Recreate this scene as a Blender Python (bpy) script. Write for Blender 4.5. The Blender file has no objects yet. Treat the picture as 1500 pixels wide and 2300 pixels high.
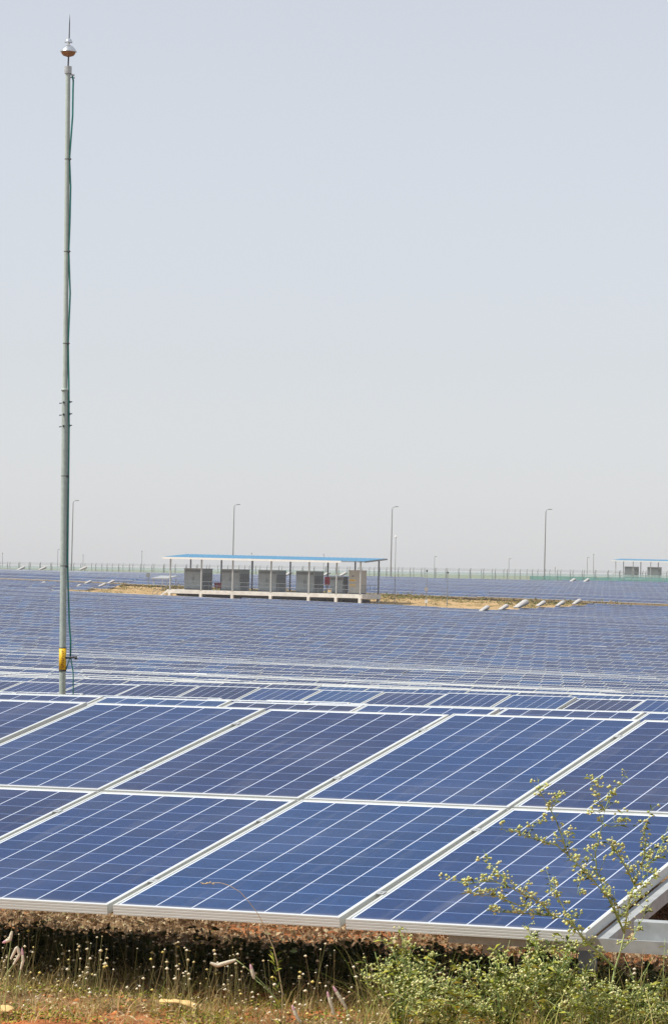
import bpy, bmesh, math, random
import numpy as np
from mathutils import Vector, Matrix, noise
random.seed(7); rng = np.random.default_rng(7)
S = bpy.context.scene
COL = S.collection
R = math.radians

# ------------------------------------------------------------------ camera
F_PX, ROLL, PITCH, YAW = 7825.0, R(0.853), R(0.995), R(22.479)
ZC = 1.75
CX, CY = 750.0, 1150.0
cr, sr, cp, sp = math.cos(ROLL), math.sin(ROLL), math.cos(PITCH), math.sin(PITCH)
R0 = Vector((1, 0, 0)); U0 = Vector((0, -sp, cp)); FW = Vector((0, cp, sp))
RT = R0 * cr + U0 * sr; UP = U0 * cr - R0 * sr
cam_d = bpy.data.cameras.new('camera'); cam = bpy.data.objects.new('camera', cam_d); COL.objects.link(cam)
cam.matrix_world = Matrix(((RT.x, UP.x, -FW.x, 0), (RT.y, UP.y, -FW.y, 0), (RT.z, UP.z, -FW.z, ZC), (0, 0, 0, 1)))
cam_d.sensor_fit = 'HORIZONTAL'; cam_d.sensor_width = 36.0; cam_d.lens = 36.0 * F_PX / 1500.0
cam_d.clip_start = 0.5; cam_d.clip_end = 20000
S.camera = cam

# ------------------------------------------------------------------ light
SUN_EL = R(54); SUN_DIR = Vector((-0.965, -0.26, 0)).normalized() * math.cos(SUN_EL) + Vector((0, 0, math.sin(SUN_EL)))
w = bpy.data.worlds.new('World'); S.world = w; w.use_nodes = True
nt = w.node_tree; bg = nt.nodes['Background']
sky = nt.nodes.new('ShaderNodeTexSky'); sky.sky_type = 'NISHITA'; sky.sun_disc = False
sky.sun_elevation = SUN_EL
sky.sun_rotation = math.atan2(SUN_DIR.x, SUN_DIR.y)
sky.altitude = 0; sky.air_density = 1.0; sky.dust_density = 0.5; sky.ozone_density = 2.5
hs = nt.nodes.new('ShaderNodeHueSaturation'); hs.inputs['Saturation'].default_value = 0.38
nt.links.new(sky.outputs[0], hs.inputs['Color']); hz = nt.nodes.new('ShaderNodeMix'); hz.data_type = 'RGBA'; hz.inputs[0].default_value = 0.46
nt.links.new(hs.outputs[0], hz.inputs[6]); hz.inputs[7].default_value = (4.9, 5.06, 5.65, 1)      # even milky haze of the sky
nt.links.new(hz.outputs[2], bg.inputs[0]); bg.inputs[1].default_value = 0.135
sd = bpy.data.lights.new('sun', 'SUN'); sd.energy = 5.0; sd.angle = R(0.55); sd.color = (1.0, 0.95, 0.87)
so = bpy.data.objects.new('sun', sd); COL.objects.link(so)
so.rotation_euler = (-SUN_DIR).to_track_quat('-Z', 'Y').to_euler()
S.view_settings.view_transform = 'Standard'; S.view_settings.look = 'None'
S.view_settings.exposure = 0.0; S.view_settings.gamma = 1.0
S.render.engine = 'CYCLES'
S.cycles.max_bounces = 6; S.cycles.transparent_max_bounces = 12; S.cycles.volume_bounces = 1

HAZE = 0.00016
# ------------------------------------------------------------------ coordinates
cw, sw = math.cos(YAW), math.sin(YAW)
UX = Vector((cw, -sw, 0)); VX = Vector((sw, cw, 0))
def W(u, v, z): return Vector((u * cw + v * sw, -u * sw + v * cw, z + ZC))       # z measured from the camera's height
def ray(px, py):
    return (FW * F_PX + RT * (px - CX) - UP * (py - CY)) / F_PX
def at_v(px, py, v):
    d = ray(px, py); t = v / (d.x * sw + d.y * cw); return Vector((d.x * t, d.y * t, d.z * t + ZC))
def at_Y(px, py, Y):
    d = ray(px, py); t = Y / d.y; return Vector((d.x * t, Y, d.z * t + ZC))
def uv_of(p): return p.x * cw - p.y * sw, p.x * sw + p.y * cw

# image height (at x=1050) at which the top edge of a row lying at v shows -> terrain under the rows
YT = [(22.6,1588),(28.8,1589),(35,1588),(41.5,1587),(48.5,1558.5),(55,1560),(62,1549),(68,1549.5),(92,1547.5),(98,1541.5),
      (132,1539.5),(139,1534.5),(145,1526.5),(152,1520),(158,1514),(164,1508.5),(212,1504),(221,1494),(258,1452),
      (278,1430),(309,1395),(348,1373),(366,1367),(390,1352),(405,1343),(412,1327.5),(440,1319),(480,1310),(520,1303),(542,1299)]
YTv = np.array([a for a, b in YT], float); YTy = np.array([b for a, b in YT], float)
ZV = np.arange(0, 700, 1.0); _zr = -(np.interp(ZV, YTv, YTy) - 1290.4) / F_PX * ZV / 0.9387
_k = np.exp(-.5 * (np.arange(-36, 37) / 13.0) ** 2); _k /= _k.sum()
_zs = np.convolve(np.pad(_zr, 36, mode='edge'), _k, 'valid'); _w = np.clip((ZV - 175) / 30, 0, 1) * np.clip((352 - ZV) / 20, 0, 1)
ZT = _zr * (1 - _w) + _zs * _w
def ztop(v): return np.interp(v, ZV, ZT)
GV = [-100, 0, 11, 12.6, 14.5, 17.0, 22.6, 28.8] ; GZ = [-1.7, -1.7, -1.71, -1.73, -1.84, -2.0, -2.08, -2.4]
for v in np.arange(35, 362, 6.2): GV.append(float(v)); GZ.append(float(ztop(v)) - 1.12)
for v, z in [(368,-4.85),(380,-4.45),(390,-4.1),(402,-3.5),(412,-2.95),(440,-2.75),(480,-2.45),(520,-2.0),(542,-1.75),(600,-1.6),(700,-1.35),(820,-1.4),(1200,-1.4),(9000,-1.4)]:
    GV.append(v); GZ.append(z)
GZ = np.array(GZ); sm = GZ.copy()
for _ in range(2): sm[8:-14] = (sm[7:-15] + 2 * sm[8:-14] + sm[9:-13]) / 4
GZ = np.minimum(GZ, sm + .15)
KV = [0, 50, 100, 160, 220, 380, 412, 450, 540, 620]; KK = [0, 0, .012, .012, .027, .027, .022, .018, .004, 0]
def lat(u, v):
    X = u * cw + v * sw; Y = -u * sw + v * cw
    return -np.interp(v, KV, KK) * np.clip(X - 0.0383 * Y, -90, 90)
def zground(u, v): return np.interp(v, GV, GZ) + lat(u, v)

# ------------------------------------------------------------------ helpers
class MB:
    def __init__(s): s.v = []; s.f = []; s.m = []; s.uv = []
    def add(s, vs, fs, mi=0, uvs=None):
        b = len(s.v); s.v.extend([tuple(p) for p in vs])
        for k, f in enumerate(fs):
            s.f.append(tuple(b + i for i in f)); s.m.append(mi)
            s.uv.append(uvs[k] if uvs else None)
        return s
    def box(s, lo, hi, mi=0, M=None):
        x0, y0, z0 = lo; x1, y1, z1 = hi
        vs = [Vector(p) for p in ((x0,y0,z0),(x1,y0,z0),(x1,y1,z0),(x0,y1,z0),(x0,y0,z1),(x1,y0,z1),(x1,y1,z1),(x0,y1,z1))]
        if M is not None: vs = [M @ p for p in vs]
        return s.add(vs, [(0,3,2,1),(4,5,6,7),(0,1,5,4),(1,2,6,5),(2,3,7,6),(3,0,4,7)], mi)
    def tube(s, pts, rad, n=8, mi=0, cap=True):
        pts = [Vector(p) for p in pts]
        if not hasattr(rad, '__len__'): rad = [rad] * len(pts)
        rings = []
        for i, p in enumerate(pts):
            a = pts[max(i - 1, 0)]; b = pts[min(i + 1, len(pts) - 1)]; d = (b - a)
            d = d.normalized() if d.length > 1e-9 else Vector((0, 0, 1))
            ref = Vector((0, 1, 0)) if abs(d.y) < .9 else Vector((1, 0, 0))
            x = d.cross(ref).normalized(); y = d.cross(x)
            rings.append([p + (x * math.cos(2*math.pi*k/n) + y * math.sin(2*math.pi*k/n)) * rad[i] for k in range(n)])
        vs = [q for r_ in rings for q in r_]; fs = []
        for i in range(len(pts) - 1):
            for k in range(n):
                fs.append((i*n+k, i*n+(k+1) % n, (i+1)*n+(k+1) % n, (i+1)*n+k))
        if cap: fs.append(tuple(range(n))[::-1]); fs.append(tuple((len(pts)-1)*n + k for k in range(n)))
        return s.add(vs, fs, mi)
    def lathe(s, prof, n=24, mi=0, c=(0,0,0)):
        vs = []; fs = []
        for r_, z in prof:
            for k in range(n):
                a = 2*math.pi*k/n; vs.append((c[0]+r_*math.cos(a), c[1]+r_*math.sin(a), c[2]+z))
        for i in range(len(prof)-1):
            for k in range(n):
                fs.append((i*n+k, i*n+(k+1) % n, (i+1)*n+(k+1) % n, (i+1)*n+k))
        return s.add(vs, fs, mi)
    def mesh(s, name, mats, smooth=False):
        me = bpy.data.meshes.new(name); me.from_pydata(s.v, [], s.f)
        for m in (mats if isinstance(mats, (list, tuple)) else [mats]): me.materials.append(m)
        me.polygons.foreach_set('material_index', s.m)
        if any(u is not None for u in s.uv):
            L = me.uv_layers.new(name='uv'); fl = []
            for f, u in zip(s.f, s.uv):
                fl.extend([c for p in (u or [(9.0, 9.0)] * len(f)) for c in p])
            L.data.foreach_set('uv', fl)
        if smooth: me.polygons.foreach_set('use_smooth', [True] * len(s.f))
        me.update(); return me
    def build(s, name, mats, parent=None, smooth=False, M=None):
        return link(name, s.mesh(name, mats, smooth), parent, M)
def link(name, me, parent=None, M=None):
    o = bpy.data.objects.new(name, me); COL.objects.link(o)
    if parent is not None: o.parent = parent
    if M is not None: o.matrix_local = M
    return o
def tag(o, label=None, cat=None, group=None, kind=None):
    if label: o['label'] = label
    if cat: o['category'] = cat
    if group: o['group'] = group
    if kind: o['kind'] = kind
    return o
def empty(name, M, label=None, cat=None, group=None):
    o = bpy.data.objects.new(name, None); COL.objects.link(o)
    o.matrix_world = M if isinstance(M, Matrix) else Matrix.Translation(M)
    o.empty_display_size = .2
    return tag(o, label, cat, group)
def mesh_np(name, V, Fq, mats, mi=None, smooth=False):
    me = bpy.data.meshes.new(name); n = len(Fq); k = Fq.shape[1]
    me.vertices.add(len(V)); me.vertices.foreach_set('co', np.asarray(V, np.float32).ravel())
    me.loops.add(n * k); me.loops.foreach_set('vertex_index', np.asarray(Fq, np.int32).ravel())
    me.polygons.add(n); me.polygons.foreach_set('loop_start', np.arange(0, n * k, k, dtype=np.int32))
    me.polygons.foreach_set('loop_total', np.full(n, k, np.int32))
    for m in (mats if isinstance(mats, (list, tuple)) else [mats]): me.materials.append(m)
    if mi is not None: me.polygons.foreach_set('material_index', np.asarray(mi, np.int32))
    if smooth: me.polygons.foreach_set('use_smooth', np.ones(n, bool))
    me.update(calc_edges=True); me.validate(); return me

# ------------------------------------------------------------------ materials
def mat(name):
    m = bpy.data.materials.new(name); m.use_nodes = True
    return m, m.node_tree, m.node_tree.nodes['Principled BSDF']
def ramp(nt, fac, stops):
    r = nt.nodes.new('ShaderNodeValToRGB'); e = r.color_ramp.elements
    while len(e) < len(stops): e.new(.5)
    for el, (p, c) in zip(e, stops): el.position = p; el.color = (*c, 1)
    nt.links.new(fac, r.inputs[0]); return r.outputs[0]
def noise_t(nt, scale, detail=4, coord=None, rough=.55):
    n = nt.nodes.new('ShaderNodeTexNoise'); n.inputs['Scale'].default_value = scale; n.inputs['Detail'].default_value = detail
    n.inputs['Roughness'].default_value = rough
    if coord is None:
        g = nt.nodes.new('ShaderNodeNewGeometry'); coord = g.outputs['Position']
    nt.links.new(coord, n.inputs['Vector']); return n.outputs['Fac']
def mth(nt, op, a, b=None, c=None):
    m = nt.nodes.new('ShaderNodeMath'); m.operation = op
    for i, x in enumerate((a, b, c)):
        if x is None: continue
        if isinstance(x, (int, float)): m.inputs[i].default_value = x
        else: nt.links.new(x, m.inputs[i])
    return m.outputs[0]
def mix(nt, f, a, b, kind='MIX'):
    m = nt.nodes.new('ShaderNodeMix'); m.data_type = 'RGBA'; m.blend_type = kind
    for i, x in ((0, f), (6, a), (7, b)):
        if isinstance(x, tuple): m.inputs[i].default_value = (*x, 1) if len(x) == 3 else x
        elif isinstance(x, (int, float)): m.inputs[i].default_value = x
        else: nt.links.new(x, m.inputs[i])
    return m.outputs[2]
def simple(name, col, rough=.6, metal=0, var=.12, scale=6, spec=.5, objc=False):
    m, t, b = mat(name); coord = None
    if objc: coord = t.nodes.new('ShaderNodeTexCoord').outputs['Object']
    f = noise_t(t, scale, 5, coord)
    lo = tuple(c * (1 - var) for c in col); hi = tuple(min(1, c * (1 + var)) for c in col)
    t.links.new(ramp(t, f, [(.3, lo), (.7, hi)]), b.inputs['Base Color'])
    b.inputs['Roughness'].default_value = rough; b.inputs['Metallic'].default_value = metal
    b.inputs['Specular IOR Level'].default_value = spec
    return m
def leafy(name, stops, rough=.7, trans=.25, spec=.25):
    m, t, b = mat(name); g = t.nodes.new('ShaderNodeNewGeometry')
    c = ramp(t, g.outputs['Random Per Island'], stops)
    t.links.new(c, b.inputs['Base Color']); b.inputs['Roughness'].default_value = rough
    b.inputs['Specular IOR Level'].default_value = spec
    if trans:
        tr = t.nodes.new('ShaderNodeBsdfTranslucent'); t.links.new(c, tr.inputs[0])
        mx = t.nodes.new('ShaderNodeMixShader'); mx.inputs[0].default_value = trans
        t.links.new(b.outputs[0], mx.inputs[1]); t.links.new(tr.outputs[0], mx.inputs[2])
        t.links.new(mx.outputs[0], t.nodes['Material Output'].inputs[0])
    return m

def cell_material():
    m, t, b = mat('solar_cells')
    uv = t.nodes.new('ShaderNodeUVMap'); uv.uv_map = 'uv'
    sx = t.nodes.new('ShaderNodeSeparateXYZ'); t.links.new(uv.outputs[0], sx.inputs[0])
    def grid(s, half, pitch, gap):
        a = mth(t, 'DIVIDE', mth(t, 'ADD', s, half), pitch)
        fr = mth(t, 'FRACT', a); d = mth(t, 'MULTIPLY', mth(t, 'MINIMUM', fr, mth(t, 'SUBTRACT', 1.0, fr)), pitch)
        ln = mth(t, 'LESS_THAN', d, gap)
        out = mth(t, 'GREATER_THAN', mth(t, 'ABSOLUTE', s), half - .001)
        return ln, mth(t, 'FLOOR', a), out
    lx, ix, ox = grid(sx.outputs[0], .474, .158, .0029)
    ly, iy, oy = grid(sx.outputs[1], .948, .158, .0019)
    rim = mth(t, 'MAXIMUM', ox, oy)
    oi = t.nodes.new('ShaderNodeObjectInfo'); g = t.nodes.new('ShaderNodeNewGeometry')
    rnd = mth(t, 'FRACT', mth(t, 'ADD', oi.outputs['Random'], mth(t, 'MULTIPLY', g.outputs['Random Per Island'], 7.31)))
    # each cell its own tint, each module its own tint
    cmb = t.nodes.new('ShaderNodeCombineXYZ'); t.links.new(ix, cmb.inputs[0]); t.links.new(iy, cmb.inputs[1])
    t.links.new(mth(t, 'MULTIPLY', rnd, 91.7), cmb.inputs[2])
    wn = t.nodes.new('ShaderNodeTexWhiteNoise'); t.links.new(cmb.outputs[0], wn.inputs['Vector'])
    modc = ramp(t, rnd, [(0, (.002, .012, .058)), (.3, (.002, .022, .100)), (.55, (.004, .015, .064)), (.8, (.002, .031, .122)), (1, (.003, .044, .140))])
    cellv = mth(t, 'MULTIPLY_ADD', wn.outputs[0], .22, .89)
    vor = t.nodes.new('ShaderNodeTexVoronoi'); vor.inputs['Scale'].default_value = 75; t.links.new(uv.outputs[0], vor.inputs['Vector'])
    sc = t.nodes.new('ShaderNodeSeparateColor'); t.links.new(vor.outputs['Color'], sc.inputs[0])
    cry = mth(t, 'MULTIPLY_ADD', sc.outputs[0], .30, .85)
    vm = t.nodes.new('ShaderNodeVectorMath'); vm.operation = 'SCALE'; t.links.new(modc, vm.inputs[0]); t.links.new(mth(t, 'MULTIPLY', cellv, cry), vm.inputs['Scale'])
    c = mix(t, ly, vm.outputs[0], (.20, .30, .56)); c = mix(t, lx, c, (.52, .58, .70)); c = mix(t, rim, c, (.70, .75, .80))
    # dust lying on the glass in drifts
    mp_ = t.nodes.new('ShaderNodeMapping'); mp_.inputs['Scale'].default_value = (14, 1.1, 1)
    av = t.nodes.new('ShaderNodeVectorMath'); av.operation = 'ADD'; t.links.new(uv.outputs[0], av.inputs[0]); t.links.new(cmb.outputs[0], av.inputs[1])
    cz = t.nodes.new('ShaderNodeCombineXYZ'); t.links.new(mth(t, 'MULTIPLY', rnd, 37.0), cz.inputs[0]); t.links.new(mth(t, 'MULTIPLY', rnd, 11.0), cz.inputs[1])
    av2 = t.nodes.new('ShaderNodeVectorMath'); av2.operation = 'ADD'; t.links.new(uv.outputs[0], av2.inputs[0]); t.links.new(cz.outputs[0], av2.inputs[1])
    t.links.new(av2.outputs[0], mp_.inputs['Vector'])
    streak = mth(t, 'MAXIMUM', mth(t, 'MULTIPLY', mth(t, 'SUBTRACT', noise_t(t, 1.0, 5, mp_.outputs[0]), .56), .6), 0.0)
    lip = mth(t, 'MULTIPLY', mth(t, 'MAXIMUM', mth(t, 'SUBTRACT', -.915, sx.outputs[1]), 0.0), mth(t, 'MULTIPLY', noise_t(t, 9, 4, av2.outputs[0]), 18.0))
    vd = t.nodes.new('ShaderNodeTexVoronoi'); vd.inputs['Scale'].default_value = 2.2; t.links.new(av2.outputs[0], vd.inputs['Vector'])
    vds = t.nodes.new('ShaderNodeSeparateColor'); t.links.new(vd.outputs['Color'], vds.inputs[0])
    spot = mth(t, 'MULTIPLY', mth(t, 'LESS_THAN', vd.outputs['Distance'], mth(t, 'MULTIPLY', noise_t(t, 60, 2, av2.outputs[0]), .034)), mth(t, 'GREATER_THAN', vds.outputs[0], .72))
    c = mix(t, mth(t, 'MINIMUM', mth(t, 'ADD', streak, lip), .3), c, (.34, .33, .33)); c = mix(t, spot, c, (.62, .60, .54))
    du = noise_t(t, 1.3, 6); du = mth(t, 'MULTIPLY', mth(t, 'SUBTRACT', du, .44), .25); du = mth(t, 'MAXIMUM', du, 0.008)
    c = mix(t, du, c, (.36, .36, .42))
    t.links.new(c, b.inputs['Base Color'])
    b.inputs['Roughness'].default_value = .30; b.inputs['IOR'].default_value = 1.33
    b.inputs['Specular IOR Level'].default_value = .26
    return m
M = {}
M['cells'] = cell_material()
M['frame'] = simple('anodised_frame', (.60, .62, .59), .42, .15, .05, 9)
M['steel'] = simple('galvanised_steel', (.42, .44, .44), .45, .25, .18, 14)
M['mast'] = simple('mast_steel', (.37, .43, .39), .55, .1, .14, 22)
M['mast_top'] = simple('mast_pipe_pale', (.40, .46, .41), .5, .05, .10, 22)
M['chrome'] = simple('bright_metal', (.72, .76, .78), .22, .85, .05, 30)
M['copper'] = simple('copper_cup', (.34, .16, .06), .4, .3, .25, 40)
M['dark'] = simple('dark_iron', (.05, .055, .06), .6, .2, .2, 20)
M['wire'] = simple('green_wire', (.015, .19, .16), .45, 0, .2, 20)
M['yellow'] = simple('yellow_band', (.80, .50, .012), .5, 0, .10, 30)
M['marks'] = simple('maroon_print', (.17, .035, .008), .6, 0, .1, 30)
M['concrete'] = simple('pale_concrete', (.66, .65, .61), .85, 0, .14, 1.5)
M['post'] = simple('painted_steel_post', (.17, .19, .21), .55, .1, .15, 3)
M['cab'] = simple('cabinet_grey', (.25, .28, .295), .55, 0, .07, 2)
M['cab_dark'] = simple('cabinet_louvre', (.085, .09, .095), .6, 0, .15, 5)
M['cab_tan'] = simple('cabinet_beige', (.40, .385, .35), .55, 0, .06, 2)
M['red'] = simple('red_box', (.42, .02, .04), .5, 0, .08, 4)
M['roofblue'] = simple('blue_sheet_roof', (.04, .23, .41), .4, 0, .10, .8)
M['white'] = simple('white_paint', (.80, .80, .78), .5, 0, .05, 3)
M['hood'] = simple('white_fibreglass', (.50, .48, .45), .6, 0, .05, 3)
M['lamp'] = simple('lamp_pole_grey', (.22, .24, .25), .5, .2, .1, 2)
M['fpost'] = simple('fence_concrete_post', (.20, .23, .23), .85, 0, .2, 2)
M['stem'] = leafy('green_stem', [(0, (.22, .32, .10)), (.5, (.32, .42, .16)), (1, (.42, .46, .20))], .6, 0)
M['leaf'] = leafy('weed_leaf', [(0, (.03, .05, .006)), (.3, (.11, .15, .012)), (.65, (.32, .36, .035)), (1, (.60, .54, .10))], .6, .15)
M['flower'] = leafy('cream_flower', [(0, (.46, .52, .14)), (.4, (.66, .68, .24)), (.8, (.86, .83, .48)), (1, (.54, .60, .16))], .8, .15)
M['button'] = leafy('button_flower', [(0, (.80, .70, .46)), (.5, (.90, .84, .66)), (.8, (.74, .60, .32)), (1, (.85, .72, .20))], .8, .15)
M['grass'] = leafy('dry_grass', [(0, (.36, .24, .08)), (.3, (.62, .47, .21)), (.55, (.34, .28, .07)), (.72, (.18, .26, .03)), (.82, (.50, .26, .11)), (1, (.76, .62, .36))], .7, .3)
M['litter'] = leafy('dry_litter', [(0, (.16, .10, .05)), (.4, (.30, .20, .11)), (.75, (.42, .30, .18)), (.93, (.62, .50, .30)), (1, (.13, .15, .04))], .8, .1)
M['drystalk'] = leafy('dry_stalks', [(0, (.09, .07, .025)), (.5, (.16, .15, .05)), (1, (.26, .18, .09))], .8, 0)
M['straw'] = leafy('straw', [(0, (.62, .50, .28)), (1, (.74, .62, .38))], .7, .2)
M['spike'] = simple('pale_spike', (.58, .53, .40), .8, 0, .3, 220, .2)
M['spike_pink'] = simple('pink_spike_tip', (.55, .33, .36), .8, 0, .2, 160, .2)
M['yleaf'] = simple('yellow_dry_leaf', (.70, .48, .20), .7, 0, .22, 60, .3)
M['clod'] = simple('red_clod', (.46, .17, .06), .95, 0, .25, 30, .1)
def ground_material():
    m, t, b = mat('soil')
    g = t.nodes.new('ShaderNodeNewGeometry'); P = g.outputs['Position']
    n1 = noise_t(t, .55, 8, P, .6); n2 = noise_t(t, 6, 8, P, .65); n3 = noise_t(t, .05, 5, P)
    a = ramp(t, n2, [(.36, (.06, .035, .018)), (.50, (.24, .145, .07)), (.66, (.46, .31, .16))])
    r = ramp(t, n2, [(.30, (.22, .075, .03)), (.55, (.50, .19, .07)), (.75, (.58, .30, .14))])
    c = mix(t, ramp(t, n1, [(.47, (0,0,0)), (.55, (1,1,1))]), a, r)
    far = ramp(t, noise_t(t, .35, 9, P, .75), [(.25, (.17, .15, .05)), (.42, (.36, .25, .11)), (.6, (.52, .35, .18)), (.8, (.62, .44, .26))])
    sx = t.nodes.new('ShaderNodeSeparateXYZ'); t.links.new(P, sx.inputs[0])
    c = mix(t, mth(t, 'MULTIPLY', mth(t, 'GREATER_THAN', sx.outputs[1], 30.0), 1.0), c, far)
    veg = ramp(t, n3, [(.35, (.20, .20, .09)), (.65, (.30, .25, .13))])
    c = mix(t, mth(t, 'GREATER_THAN', sx.outputs[1], 610.0), c, veg)
    t.links.new(c, b.inputs['Base Color']); b.inputs['Roughness'].default_value = .95; b.inputs['Specular IOR Level'].default_value = .1
    bp = t.nodes.new('ShaderNodeBump'); bp.inputs['Strength'].default_value = .7; bp.inputs['Distance'].default_value = .03
    t.links.new(noise_t(t, 25, 6, P, .7), bp.inputs['Height']); t.links.new(bp.outputs[0], b.inputs['Normal'])
    return m
M['soil'] = ground_material()
def net_material(name, col, op):
    m, t, b = mat(name); b.inputs['Base Color'].default_value = (*col, 1); b.inputs['Roughness'].default_value = .9
    tr = t.nodes.new('ShaderNodeBsdfTransparent'); mx = t.nodes.new('ShaderNodeMixShader')
    f = mth(t, 'MULTIPLY_ADD', noise_t(t, .25, 4), .5, op - .25); t.links.new(f, mx.inputs[0])
    t.links.new(tr.outputs[0], mx.inputs[1]); t.links.new(b.outputs[0], mx.inputs[2]); t.links.new(mx.outputs[0], t.nodes['Material Output'].inputs[0])
    return m
M['net'] = net_material('wire_mesh', (.30, .42, .40), .38)
M['net2'] = net_material('teal_shade_net', (.05, .24, .24), .7)

# ------------------------------------------------------------------ ground, one sheet to the horizon
def build_ground():
    vs = list(np.arange(-80, 8, 4)) + list(np.arange(8, 24, .06)) + list(np.arange(24, 60, 1)) + list(np.arange(60, 620, 2.5)) + [640,680,720,780,850,1000,1300,1800,2600,4000,6500,9500]
    ns = 180; s = np.linspace(-1, 1, ns + 1); V = []
    for v in vs:
        uc = -0.4137 * v; Wd = 60 + .7 * abs(v); wl = np.sinh(6.2 * s) / math.sinh(6.2) * Wd
        u = uc + wl; z = zground(u, v)
        if 8 <= v < 24:
            X = u * cw + v * sw; Y = -u * sw + v * cw
            z = z + np.array([noise.fractal(Vector((x * 1.6, y * 1.6, 0)), .8, 2.1, 5) * .035 + noise.noise(Vector((x*14, y*14, 3))) * .010 for x, y in zip(X, Y)]) * min(1, (24 - v) / 4, (v - 8) / 2 + .01)
        elif v >= 24:
            z = z - .0
        V.append(np.stack([u * cw + v * sw, -u * sw + v * cw, z + ZC], 1))
    V = np.concatenate(V); n = ns + 1; nv = len(vs)
    i = np.arange(nv - 1)[:, None] * n + np.arange(ns)[None]; i = i.ravel()
    Fq = np.stack([i, i + 1, i + n + 1, i + n], 1)
    return tag(link('ground', mesh_np('ground', V, Fq, M['soil'], smooth=True)), kind='structure')
build_ground()

# ------------------------------------------------------------------ solar tables
MW, ML, TH = .985, 1.955, .040          # one module
PW, PL = 1.01, 1.98                    # module pitch along the row and up the slope
TILT = R(9.462)
def module_mesh(detail):
    b = MB(); w, l, f = (MW if detail else 1.004) / 2, ML / 2, (.0115 if detail else .014)
    fe = f if detail else .072
    z = -.0025
    def frame_bar(lo, hi): b.box(lo, hi, 1)
    q = [(-w+f, -l+fe, z), (w-f, -l+fe, z), (w-f, l-fe, z), (-w+f, l-fe, z)]
    b.add(q, [(0,1,2,3)], 0, [[(p[0] * (1 if detail else .966), p[1] * (1 if detail else 1.01)) for p in q]])
    q2 = [(p[0], p[1], -.006) for p in q]; b.add(q2, [(3,2,1,0)], 1)
    if detail:
        # extruded frame face with three grooves along the front and back bars
        for sgn in (-1, 1):
            prof = [(0, 0), (0, -.007), (.0006, -.0075), (.0006, -.0095), (0, -.0105), (0, -.0185), (.0006, -.0195), (.0006, -.021), (0, -.022), (0, -.0295), (.0006, -.0305), (.0006, -.032), (0, -.033), (0, -TH), (f, -TH), (f, 0)]
            y0 = -l if sgn < 0 else l
            vs = [(x, y0 - sgn * a, zz) for x in (-w, w) for a, zz in prof]; n = len(prof)
            fs = [(k, (k+1) % n, n + (k+1) % n, n + k) for k in range(n)] + [tuple(range(n)), tuple(range(n, 2*n))]
            if sgn < 0: fs = [tuple(reversed(q_)) for q_ in fs]
            b.add(vs, fs, 1)
    else:
        frame_bar((-w, -l, -TH), (w, -l+fe, 0)); frame_bar((-w, l-fe, -TH), (w, l, 0))
    frame_bar((-w, -l+fe, -TH), (-w+f, l-fe, 0)); frame_bar((w-f, -l+fe, -TH), (w, l-fe, 0))
    me = b.mesh('module', [M['cells'], M['frame']]); return me
ME_DET = module_mesh(True); ME_MOD = module_mesh(False)
# near tables: laminate and frame as separate meshes
def split_mesh(src, mi, name, m):
    bm = bmesh.new(); bm.from_mesh(src)
    bmesh.ops.delete(bm, geom=[f for f in bm.faces if f.material_index != mi], context='FACES')
    for f in bm.faces: f.material_index = 0
    me = bpy.data.meshes.new(name); bm.to_mesh(me); bm.free(); me.materials.append(m); return me
ME_GLASS = split_mesh(ME_DET, 0, 'module_glass', M['cells']); ME_FRAME = split_mesh(ME_DET, 1, 'module_frame', M['frame'])
SHEETS = {}
def sheet_mesh(n):
    """2 x n modules as one mesh, for rows far off"""
    if n in SHEETS: return SHEETS[n]
    b = MB(); f = .009
    for i in range(n):
        for j in range(2):
            cx = (i + .5) * PW; cy = (j + .5) * PL; w, l = .4995, ML/2
            b.box((cx-w, cy-l, -TH), (cx+w, cy+l, 0), 1)
            q = [(cx-w+f, cy-l+.078, .003), (cx+w-f, cy-l+.078, .003), (cx+w-f, cy+l-.078, .003), (cx-w+f, cy+l-.078, .003)]
            b.add(q, [(0,1,2,3)], 0, [[((p[0]-cx) * .966, (p[1]-cy) * 1.01) for p in q]])
    SHEETS[n] = b.mesh('module_sheet', [M['cells'], M['frame']]); return SHEETS[n]
RACKS = {}
def rack_mesh(n):
    if n in RACKS: return RACKS[n]
    b = MB(); L = n * PW
    for y in (.42, 1.54, 2.42, 3.54): b.box((0.02, y-.03, -TH-.075), (L-.02, y+.03, -TH-.003))
    for x in np.arange(.5, L, 3.03):
        b.box((x-.03, .3, -TH-.15), (x+.03, 3.66, -TH-.078))
    RACKS[n] = b.mesh('rack', M['steel']); return RACKS[n]
LEGF = {}
def leg_mesh(h):
    h = round(h, 1)
    if h not in LEGF:
        b = MB(); b.box((-.04, -.03, -h), (.04, -.024, 0)); b.box((-.04, -.024, -h), (-.034, .03, 0)); b.box((.034, -.024, -h), (.04, .03, 0))
        LEGF[h] = b.mesh('leg', M['steel'])
    return LEGF[h]
ORD = ['zeroth','first','second','third','fourth','fifth','sixth','seventh','eighth','ninth','tenth','eleventh','twelfth','thirteenth','fourteenth','fifteenth','sixteenth','seventeenth','eighteenth','nineteenth']
TENS = {2:'twenty',3:'thirty',4:'forty',5:'fifty',6:'sixty',7:'seventy',8:'eighty'}
TENO = {2:'twentieth',3:'thirtieth',4:'fortieth',5:'fiftieth',6:'sixtieth',7:'seventieth',8:'eightieth'}
def ordinal(n):
    if n < 20: return ORD[n]
    return TENO[n // 10] if n % 10 == 0 else TENS[n // 10] + '-' + ORD[n % 10]
NT = [0, 0]
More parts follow.
